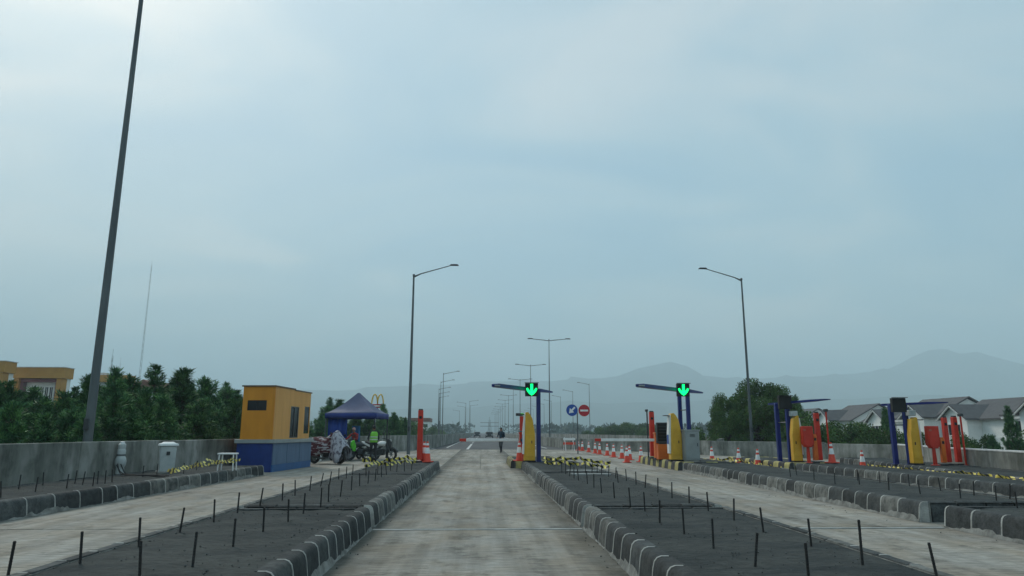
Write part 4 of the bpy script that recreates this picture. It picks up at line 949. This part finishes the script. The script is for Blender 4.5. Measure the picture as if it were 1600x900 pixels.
tape('upper hazard tape strung between rods beside the middle blue post', tp([(850,714),(862,717),(876,714),(892,716),(905,714),(920,718),(940,721),(954,722)],25.2,22.6))
tape('lower hazard tape drooping between rods beside the middle blue post', tp([(851,721),(866,723),(880,720),(897,724),(914,722),(935,727),(953,728)],25,22.3))
tape('hazard tape strung from cone to cone behind the control cabinet', tp([(1108,714),(1118,716),(1140,715),(1158,718),(1175,722),(1187,724),(1205,727),(1222,730)],33,27.0),sag=.09)
tape('second hazard tape hanging low between the cones behind the control cabinet', tp([(1108,721),(1130,720),(1150,723),(1172,726),(1188,730),(1210,730),(1232,734)],32,27.0),sag=.06)
tape('hazard tape wound along the front of the gantry before the trees', tp([(1186,727),(1202,731),(1218,733),(1232,736),(1246,737)],27.5,25.9),sag=.03)
tape('long hazard tape along the island in front of the white houses', tp([(1356,727),(1378,729),(1400,731),(1424,733),(1450,736),(1478,738),(1505,738),(1530,741),(1560,744),(1605,749)],24.6,17.0),sag=.03,w=.11)
tape('second long hazard tape twisted along the island before the houses', tp([(1358,731),(1385,733),(1412,734),(1440,737),(1470,740),(1500,741),(1540,746),(1575,748),(1606,752)],24.2,16.6),sag=.04,w=.10)
tape('hazard tape strung along the left island up to the booth', tp([(262,735),(284,731),(305,724),(325,717),(345,719),(362,716),(376,717)],14.5,20.8),sag=.05,w=.065)
tape('lower hazard tape lying along the left island before the white table', tp([(268,733),(290,728),(312,727),(332,723),(352,721),(372,719)],15.5,20.3),sag=.03,w=.06)

# ------------------------------------------------------------------ signs, barricade
xs_ = XD(903,48,705); t = thing('road_sign','pole with blue arrow sign and red no entry sign side by side','sign',(xs_,48,0))
MB().tube([(0,0,0),(0,0,2.95)],.04,8).build('pole', galv, t)
def disc(px, py, mat, nm):
    p = PD(px,py,48); c = MB(); n = 28; c.prism([(p.x-xs_+.39*math.cos(2*math.pi*k/n), p.z+.39*math.sin(2*math.pi*k/n)) for k in range(n)],-.075,-.05,'Y'); d = c.build(nm, mat, t, smooth=False)
    MB().prism([(p.x-xs_+.405*math.cos(2*math.pi*k/n), p.z+.405*math.sin(2*math.pi*k/n)) for k in range(n)],-.066,-.045,'Y').build('rim', white, d, smooth=False); return d, p.x-xs_, p.z
d,cx,cz = disc(893.5,641,blue_sign,'arrow_disc'); a = R(225)
def rot2(u,v): return (cx+u*math.cos(a)-v*math.sin(a), cz+u*math.sin(a)+v*math.cos(a))
MB().prism([rot2(*q) for q in ((-.28,-.06),(.0,-.06),(.0,-.2),(.29,0),(.0,.2),(.0,.06),(-.28,.06))],-.082,-.074,'Y').build('arrow', white, d, smooth=False)
d,cx,cz = disc(912.5,641.5,red_sign,'no_entry_disc'); MB().box((cx,-.078,cz),(.54,.008,.12)).build('bar', white, d, smooth=False)
p = PZ(889,704); t = thing('barricade','white A-frame barricade standing at the start of the cone row','barricade',(p.x,p.y,0),.2)
for sx in (-.35,.35):
    for sy in (-1,1): MB().tube([(sx,sy*.28,0),(sx,sy*.03,1.0)],.025,6).build('leg', white, t)
for z,m in ((.88,white),(.55,conem)): MB().box((0,-.12,z),(1.0,.03,.18)).build('board', m, t, bevel=.005)

# ------------------------------------------------------------------ tent
pt = PD(556,720,39.0); TX = pt.x; t = thing('canopy_tent','blue pyramid canopy tent standing beside the left wall','tent',(TX,39.0,0),-.12); hw = 1.36; ev = 2.28
for sx in (-1,1):
    for sy in (-1,1): MB().box((sx*(hw-.05),sy*(hw-.05),ev/2),(.06,.06,ev)).build('leg', galv if sx < 0 else dgrey, t, smooth=False)
b = MB(); n = 8; vs = []; nr = 7
for i in range(nr):
    f = i/(nr-1); r = hw*(1-f)+.05*f; z = ev+.10+(1.12)*(f**1.35)
    for (a0,b0) in ((-1,-1),(0,-1),(1,-1),(1,0),(1,1),(0,1),(-1,1),(-1,0)):
        sag_ = .06*(1-f)*f*4 if a0*b0 == 0 else 0; vs.append((a0*r,b0*r,z-sag_))
b.add(vs,[(i*8+k,i*8+(k+1)%8,i*8+8+(k+1)%8,i*8+8+k) for i in range(nr-1) for k in range(8)]+[tuple(range((nr-1)*8,nr*8))]).build('canopy', tentm, t, solid=.012)
for k,(rz,) in enumerate(((0,),(math.pi/2,),(math.pi,),(-math.pi/2,))):
    b = MB(); m = 12; vs = []
    for i in range(m+1):
        x = -hw+2*hw*i/m; vs += [(x,-hw-.006,ev+.10),(x,-hw-.012-.012*math.sin(i*1.9),ev-.17+.012*math.sin(i*2.3))]
    b.add(vs,[(2*i,2*i+1,2*i+3,2*i+2) for i in range(m)]).build('valance', tentd, t, rot=(0,0,rz), solid=.006)
b = MB(); vs = []
for i in range(15):
    x = -hw+.1+1.05*i/14; vs += [(x,-hw+.25+.05*math.sin(i*1.3),ev),(x,-hw+.3+.07*math.sin(i*1.3+.4),.55)]
b.add(vs,[(2*i,2*i+1,2*i+3,2*i+2) for i in range(14)]).build('side_wall', tarp, t, solid=.008)
b = MB(); vs = []
for i in range(9):
    x = -hw+1.2+.45*i/8; vs += [(x,-hw+.9+.04*math.sin(i*1.7),ev-.55),(x,-hw+.92+.05*math.sin(i*1.7),.75)]
b.add(vs,[(2*i,2*i+1,2*i+3,2*i+2) for i in range(8)]).build('hanging_cloth', cyanm, t, solid=.008)

# ------------------------------------------------------------------ motorbikes
def motorbike(label, loc, rz, body, fend, seatm=black, scale=1.0):
    t = thing('motorcycle', label, 'motorcycle', loc, rz); t.scale = (scale,)*3
    for x in (-.66,.66):
        n = 22; b = MB()
        vs = [(x+(.235+.065*math.cos(q))*math.cos(2*math.pi*k/n), .055*math.sin(q), .30+(.235+.065*math.cos(q))*math.sin(2*math.pi*k/n)) for k in range(n) for q in [2*math.pi*j/8 for j in range(8)]]
        b.add(vs,[(k*8+j,k*8+(j+1)%8,((k+1)%n)*8+(j+1)%8,((k+1)%n)*8+j) for k in range(n) for j in range(8)]); wh = b.build('wheel', black, t)
        r_ = MB(); 
        for k in range(6): r_.box((x+.1*math.cos(k*1.047),0,.30+.1*math.sin(k*1.047)),(.2,.02,.02)) if k in (0,3) else r_.tube([(x,0,.3),(x+.19*math.cos(k*1.047),0,.3+.19*math.sin(k*1.047))],.012,5)
        r_.tube([(x,-.06,.3),(x,.06,.3)],.04,10); r_.build('rim', galv, wh)
    b = MB()
    for s in (-1,1): b.tube([(.66,s*.07,.3),(.42,s*.07,.92)],.022,8)
    b.build('fork', galv, t)
    MB().tube([(.44,0,.88),(.05,0,.62),(-.30,0,.45),(-.66,0,.30)],[.04,.05,.05,.03],8).build('frame', dgrey, t)
    MB().box((.08,0,.42),(.42,.26,.30)).build('engine', dgrey, t, bevel=.05); MB().tube([(.2,-.1,.3),(-.1,-.15,.22),(-.62,-.17,.30)],[.03,.035,.05],8).build('exhaust', galv, t)
    b = MB(); b.ellipsoid((.17,0,.80),(.27,.14,.12)); b.build('fuel_tank', body, t)
    MB().prism([(-.75,.86),(-.70,.92),(-.45,.83),(-.05,.80),(.0,.74),(-.40,.72)],-.12,.12,'Y').build('seat', seatm, t, bevel=.03)
    MB().prism([(-.92,.90),(-.66,.84),(-.2,.70),(-.3,.58),(-.62,.70),(-.9,.84)],-.10,.10,'Y').build('tail_fairing', body, t, bevel=.02)
    MB().prism([(.62,.98),(.46,1.04),(.36,.74),(.40,.45),(.56,.50),(.64,.82)],-.09,.09,'Y').build('front_fairing', fend, t, bevel=.03)
    MB().prism([(.66+.33*math.cos(q),.30+.33*math.sin(q)) for q in np.linspace(.3,2.6,9)]+[(.66+.36*math.cos(q),.30+.36*math.sin(q)) for q in np.linspace(2.6,.3,9)],-.07,.07,'Y').build('front_fender', fend, t, bevel=.01)
    MB().tube([(.36,-.36,1.05),(.42,-.16,1.02),(.43,0,.98),(.42,.16,1.02),(.36,.36,1.05)],.016,6).build('handlebar', black, t)
    for s in (-1,1): MB().tube([(.42,s*.22,1.04),(.38,s*.27,1.22)],.007,5).build('mirror_stalk', black, t); MB().ellipsoid((.38,s*.28,1.25),(.02,.065,.045),8,6).build('mirror', black, t)
    MB().ellipsoid((.60,0,.94),(.05,.07,.06)).build('headlight', offw, t); MB().box((-.90,0,.86),(.05,.12,.06)).build('tail_light', red_sign, t, bevel=.01)
    return t
def at(px,d): return (XD(px,d,712),d,0.004)
motorbike('black motorcycle with lime green front fairing beside the person in neon vest', at(566,36.6), R(205), dgrey, limegreen, scale=.97)
motorbike('white and black motorcycle standing behind the person in neon vest', at(592,35.8), R(-22), white, dgrey, scale=1.05)
motorbike('dark motorcycle parked head on between covered bike and green fairing', at(539,36.2), R(-75), black, dgrey)
motorbike('black and purple motorcycle parked in front of the tent', at(551,37.4), R(-110), pm('purple_paint',(.10,.05,.12),rough=.4), dgrey)
motorbike('dark motorcycle standing tight behind the covered motorcycle', at(525,36.0), R(-60), dgrey, black)
# covered motorcycle: bike with a draped patterned cloth
mb = motorbike('motorcycle under a red and white patterned cloth beside the booth', at(511,32.6), R(-28), dgrey, dgrey, scale=1.08)
def drape(mat, name, u0, u1, base, hem):
    b = MB(); nu, nv = 16, 15; vs = []
    for i in range(nu+1):
        u = u0+(u1-u0)*i/nu
        ridge = np.interp(u,[-.95,-.6,-.1,.2,.45,.75,.98],[.98,1.12,1.06,1.18,1.38,1.12,.72])
        for j in range(nv+1):
            v = -1+2*j/nv; y = .34*math.sin(v*math.pi/2)*(1+.12*math.sin(u*9+j)); dr = abs(v)**2.2; z = ridge*(1-dr)+hem(u,v)*dr+.02*math.sin(u*14+v*6)
            vs.append((u,y*(1.05+.12*dr),z))
    b.add(vs,[(i*(nv+1)+j,(i+1)*(nv+1)+j,(i+1)*(nv+1)+j+1,i*(nv+1)+j+1) for i in range(nu) for j in range(nv)]); return b.build(name, mat, mb, solid=.006)
drape(cloth_r,'red_cover',-.9,.44,0,lambda u,v: .40+.08*math.sin(u*5)); drape(cloth_w,'white_cover',.40,.98,0,lambda u,v: .16+.1*math.sin(u*7+v))
p = PZ(498,721,0); t = thing('water_jug','white plastic jug on the ground beside the booth','jug',(p.x,p.y,0.004)); MB().box((0,0,.13),(.24,.2,.26),0,.95).build('body', white, t, bevel=.03); MB().lathe([(.05,.26),(.03,.30),(.03,.33)],10).build('cap', red_sign, t); MB().tube([(-.08,0,.25),(-.07,0,.33),(.07,0,.33),(.08,0,.25)],.014,6).build('handle', white, t)

# ------------------------------------------------------------------ people
def person(label, loc, rz, J, M, mats, vest=None, hair=black, extra=None):
    """J: joints; tubes joined by voxel remesh into one body; faces take the material of the nearest limb"""
    t = thing('person', label, 'person', loc, rz); b = MB(); caps = []
    def limb(a, c, r0, r1, m):
        a, c = Vector(a), Vector(c); mid = a.lerp(c,.5); b.tube([a,a.lerp(c,.25),mid,a.lerp(c,.75),c],[r0,r0*1.03,(r0+r1)/2*1.02,r1*1.04,r1],10); b.ellipsoid(a,(r0,)*3,10,6); b.ellipsoid(c,(r1,)*3,10,6); caps.append((np.array(a),np.array(c),(r0+r1)/2,m))
    V_ = {k:Vector(v) for k,v in J.items()}
    up = (V_['neck']-V_['pelvis']); 
    for s in 'lr':
        limb(V_['hip'+s],V_['knee'+s],.088,.060,'legs'); limb(V_['knee'+s],V_['ank'+s],.058,.040,'legs'); limb(V_['ank'+s],V_['toe'+s],.045,.035,'shoes')
        limb(V_['sho'+s],V_['elb'+s],.054,.042,'top'); limb(V_['elb'+s],V_['wri'+s],.041,.028,'top' if M.get('long',1) else 'skin')
        w = V_['wri'+s]; hd = (w-V_['elb'+s]).normalized(); sd = hd.cross(Vector((0,1,.2))).normalized(); nn = hd.cross(sd)
        limb(w,w+hd*.075,.030,.034,'skin')
        for f in range(4): c0_ = w+hd*.08+sd*(.027-.018*f); l = (.062,.072,.068,.052)[f]; limb(c0_,c0_+hd*l*.55,.0105,.0098,'skin'); limb(c0_+hd*l*.55,c0_+hd*l+nn*.02,.0098,.009,'skin')
        th = w+hd*.03+sd*.03; limb(th,th+hd*.035+sd*.03,.013,.011,'skin')
    pe, nk = V_['pelvis'], V_['neck']; ch = pe.lerp(nk,.68)
    sx = (V_['shor']-V_['shol']).normalized()
    for f,wx,wy,m in ((-.08,.15,.115,'legs'),(.08,.155,.115,'legs'),(.3,.14,.105,'top'),(.5,.155,.115,'top'),(.72,.17,.12,'top'),(.88,.135,.095,'top')):
        c = pe.lerp(nk,f); b.ellipsoid(c,(wx,wy,.12),14,8); caps.append((np.array(c-sx*wx*.5),np.array(c+sx*wx*.5),.11,m))
    limb(V_['shol'],V_['shor'],.058,.058,'top'); limb(nk-Vector((0,0,.02)),V_['head']-Vector((0,0,.06)),.054,.052,'skin')
    hd = V_['head']; b.ellipsoid(hd+Vector((0,.0,.02)),(.075,.094,.118),16,12); b.ellipsoid(hd+Vector((0,.03,-.055)),(.055,.062,.06),12,8); b.ellipsoid(hd+Vector((0,.098,-.005)),(.013,.02,.022),8,6)
    for s in (-1,1): b.ellipsoid(hd+Vector((s*.077,-.005,0)),(.012,.022,.032),8,6)
    caps.append((np.array(hd+Vector((0,0,-.05))),np.array(hd+Vector((0,0,.05))),.08,'skin'))
    o = b.build('body', skin, t); 
    r = o.modifiers.new('join','REMESH'); r.mode = 'VOXEL'; r.voxel_size = .011; s_ = o.modifiers.new('soft','SMOOTH'); s_.iterations = 3; s_.factor = .5
    dg = bpy.context.evaluated_depsgraph_get(); me = bpy.data.meshes.new_from_object(o.evaluated_get(dg)); o.modifiers.clear(); o.data = me
    order = ['skin','top','legs','shoes']; me.materials.clear()
    for k in order: me.materials.append(mats.get(k,skin))
    nP = len(me.polygons); ce = np.empty(nP*3,dtype=np.float32); me.polygons.foreach_get('center',ce); ce = ce.reshape(-1,3); best = np.full(nP,9.); idx = np.zeros(nP,dtype=np.int32)
    for a,c,r_,m in caps:
        ac = c-a; tt = np.clip(((ce-a)@ac)/max(ac@ac,1e-9),0,1); dd = np.linalg.norm(ce-(a+tt[:,None]*ac),axis=1)-r_; k = dd < best; best[k] = dd[k]; idx[k] = order.index(m)
    me.polygons.foreach_set('material_index',idx); me.polygons.foreach_set('use_smooth',[True]*nP); me.update()
    # hair or cap: shell over the back and top of the head
    hb = MB(); hb.ellipsoid(hd+Vector((0,-.012,.045)),(.084,.100,.102),16,10); hb.build('hair', hair, t)
    for s in (-1,1): MB().ellipsoid(hd+Vector((s*.03,.088,.012)),(.012,.006,.008),8,6).build('eye', black, t)
    MB().box(hd+Vector((0,.088,-.058)),(.04,.012,.008)).build('mouth', red_sign, t, smooth=False)
    if vest:
        vb = MB(); m = 18; vs = []; lv = ((-.06,.185,.15),(.15,.18,.145),(.4,.18,.145),(.65,.195,.15),(.85,.185,.135),(.97,.12,.10))
        for f,wx,wy in lv:
            c = pe.lerp(nk,f)
            for k in range(m): q = 2*math.pi*k/m; vs.append(c+Vector((wx*math.cos(q),wy*math.sin(q),0)))
        vb.add(vs,[(i*m+k,i*m+(k+1)%m,i*m+m+(k+1)%m,i*m+m+k) for i in range(len(lv)-1) for k in range(m)]); v_ = vb.build('vest', vest, t, solid=.008)
        for f in (.2,.45):
            c = pe.lerp(nk,f); sb = MB(); vs = [c+Vector((.192*math.cos(2*math.pi*k/m),.157*math.sin(2*math.pi*k/m),dz)) for dz in (-.022,.022) for k in range(m)]; sb.add(vs,[(k,(k+1)%m,m+(k+1)%m,m+k) for k in range(m)]).build('reflective_band', silver, v_, solid=.004)
    if extra: extra(t, V_)
    return t
stand = dict(pelvis=(0,0,.95),neck=(0,.0,1.44),head=(0,.02,1.58),hipl=(-.09,0,.92),hipr=(.09,0,.92),kneel=(-.11,.03,.50),kneer=(.11,.02,.50),ankl=(-.12,0,.09),ankr=(.12,0,.09),toel=(-.14,.15,.04),toer=(.14,.15,.04),
             shol=(-.185,0,1.38),shor=(.185,0,1.38),elbl=(-.27,.03,1.12),elbr=(.26,.05,1.12),wril=(-.20,.24,1.05),wrir=(.25,.22,.98))
dk = pm('dark_trousers',(.016,.017,.022),(.024,.024,.03),scale=9,rough=.9); dkt = pm('dark_jacket',(.02,.024,.03),(.03,.035,.04),scale=9,rough=.9)
person('person in neon green vest and dark trousers standing among motorcycles', at(583,34.6), R(25), stand, {'long':1}, {'top':dkt,'legs':dk,'shoes':black}, vest=neon)
walk = dict(stand); walk.update(kneel=(-.09,.16,.52),ankl=(-.09,.16,.10),toel=(-.10,.30,.05),kneer=(.09,.02,.50),ankr=(.10,-.22,.13),toer=(.10,-.10,.04),elbl=(-.24,-.06,1.12),elbr=(.27,-.05,1.13),wril=(-.16,.14,1.02),wrir=(.24,.16,1.04))
def pack(t,V_): 
    MB().box((0,-.19,1.22),(.28,.15,.40)).build('backpack', dkt, t, bevel=.05)
    for s in (-1,1): MB().tube([(s*.1,-.14,1.38),(s*.11,.02,1.47),(s*.11,.13,1.30),(s*.12,.05,1.1)],.016,6).build('strap', dkt, t)
pw = PZ(783,707.5,0); o = person('person in dark blue jacket walking on the plaza beyond the barrier arm', (pw.x,pw.y,.004), R(160), walk, {'long':1}, {'top':pm('navy_top',(.02,.045,.075),rough=.9),'legs':pm('grey_trousers',(.035,.038,.045),rough=.9),'shoes':black}, extra=pack)
sit = dict(pelvis=(0,-.1,.90),neck=(0,.06,1.34),head=(0,.12,1.50),hipl=(-.1,-.08,.88),hipr=(.1,-.08,.88),kneel=(-.2,.30,.70),kneer=(.2,.30,.70),ankl=(-.22,.22,.28),ankr=(.22,.22,.28),toel=(-.23,.37,.24),toer=(.23,.37,.24),
           shol=(-.18,.05,1.28),shor=(.18,.05,1.28),elbl=(-.28,.22,1.08),elbr=(.28,.22,1.08),wril=(-.28,.45,1.06),wrir=(.28,.45,1.06))
bp_ = Vector(at(551,37.4)); ang = R(-110); person('person in red top sitting on the purple motorcycle before the tent', (bp_.x-.12*math.cos(ang),bp_.y-.12*math.sin(ang),0.0), ang-math.pi/2, sit, {'long':1}, {'top':pm('red_top',(.40,.035,.03),rough=.9),'legs':dk,'shoes':black}, hair=pm('pale_helmet',(.5,.28,.26),rough=.4))

# ------------------------------------------------------------------ far cars
def car(label, px, py, d, mat, rz=0):
    p = PD(px,py,d); t = thing('car', label, 'car', (p.x,d,0.008), rz)
    MB().prism([(-2.1,.3),(2.1,.3),(2.15,.7),(1.9,.9),(1.1,.98),(.55,1.42),(-1.2,1.45),(-1.9,1.0),(-2.15,.9)],-.82,.82,'X').build('body', mat, t, bevel=.08)
    MB().box((0,-1.62,1.18),(1.3,.5,.36),0,.9).build('windscreen', glass, t, smooth=False, bevel=.03); MB().box((0,-.2,1.22),(1.68,1.7,.3),0,.95).build('side_windows', glass, t, bevel=.03)
    for sx in (-.78,.78):
        for sy in (-1.3,1.3): MB().tube([(sx-.1,sy,.31),(sx+.1,sy,.31)],.31,14).build('wheel', black, t)
        MB().box((sx*.8,-2.14,.72),(.3,.06,.14)).build('headlight', white, t, bevel=.02)
    return t
car('dark car driving far down the carriageway left of its companion', 745.5,676,190,dgrey); car('dark car driving far down the carriageway near the walking person', 764.5,676,170,black)
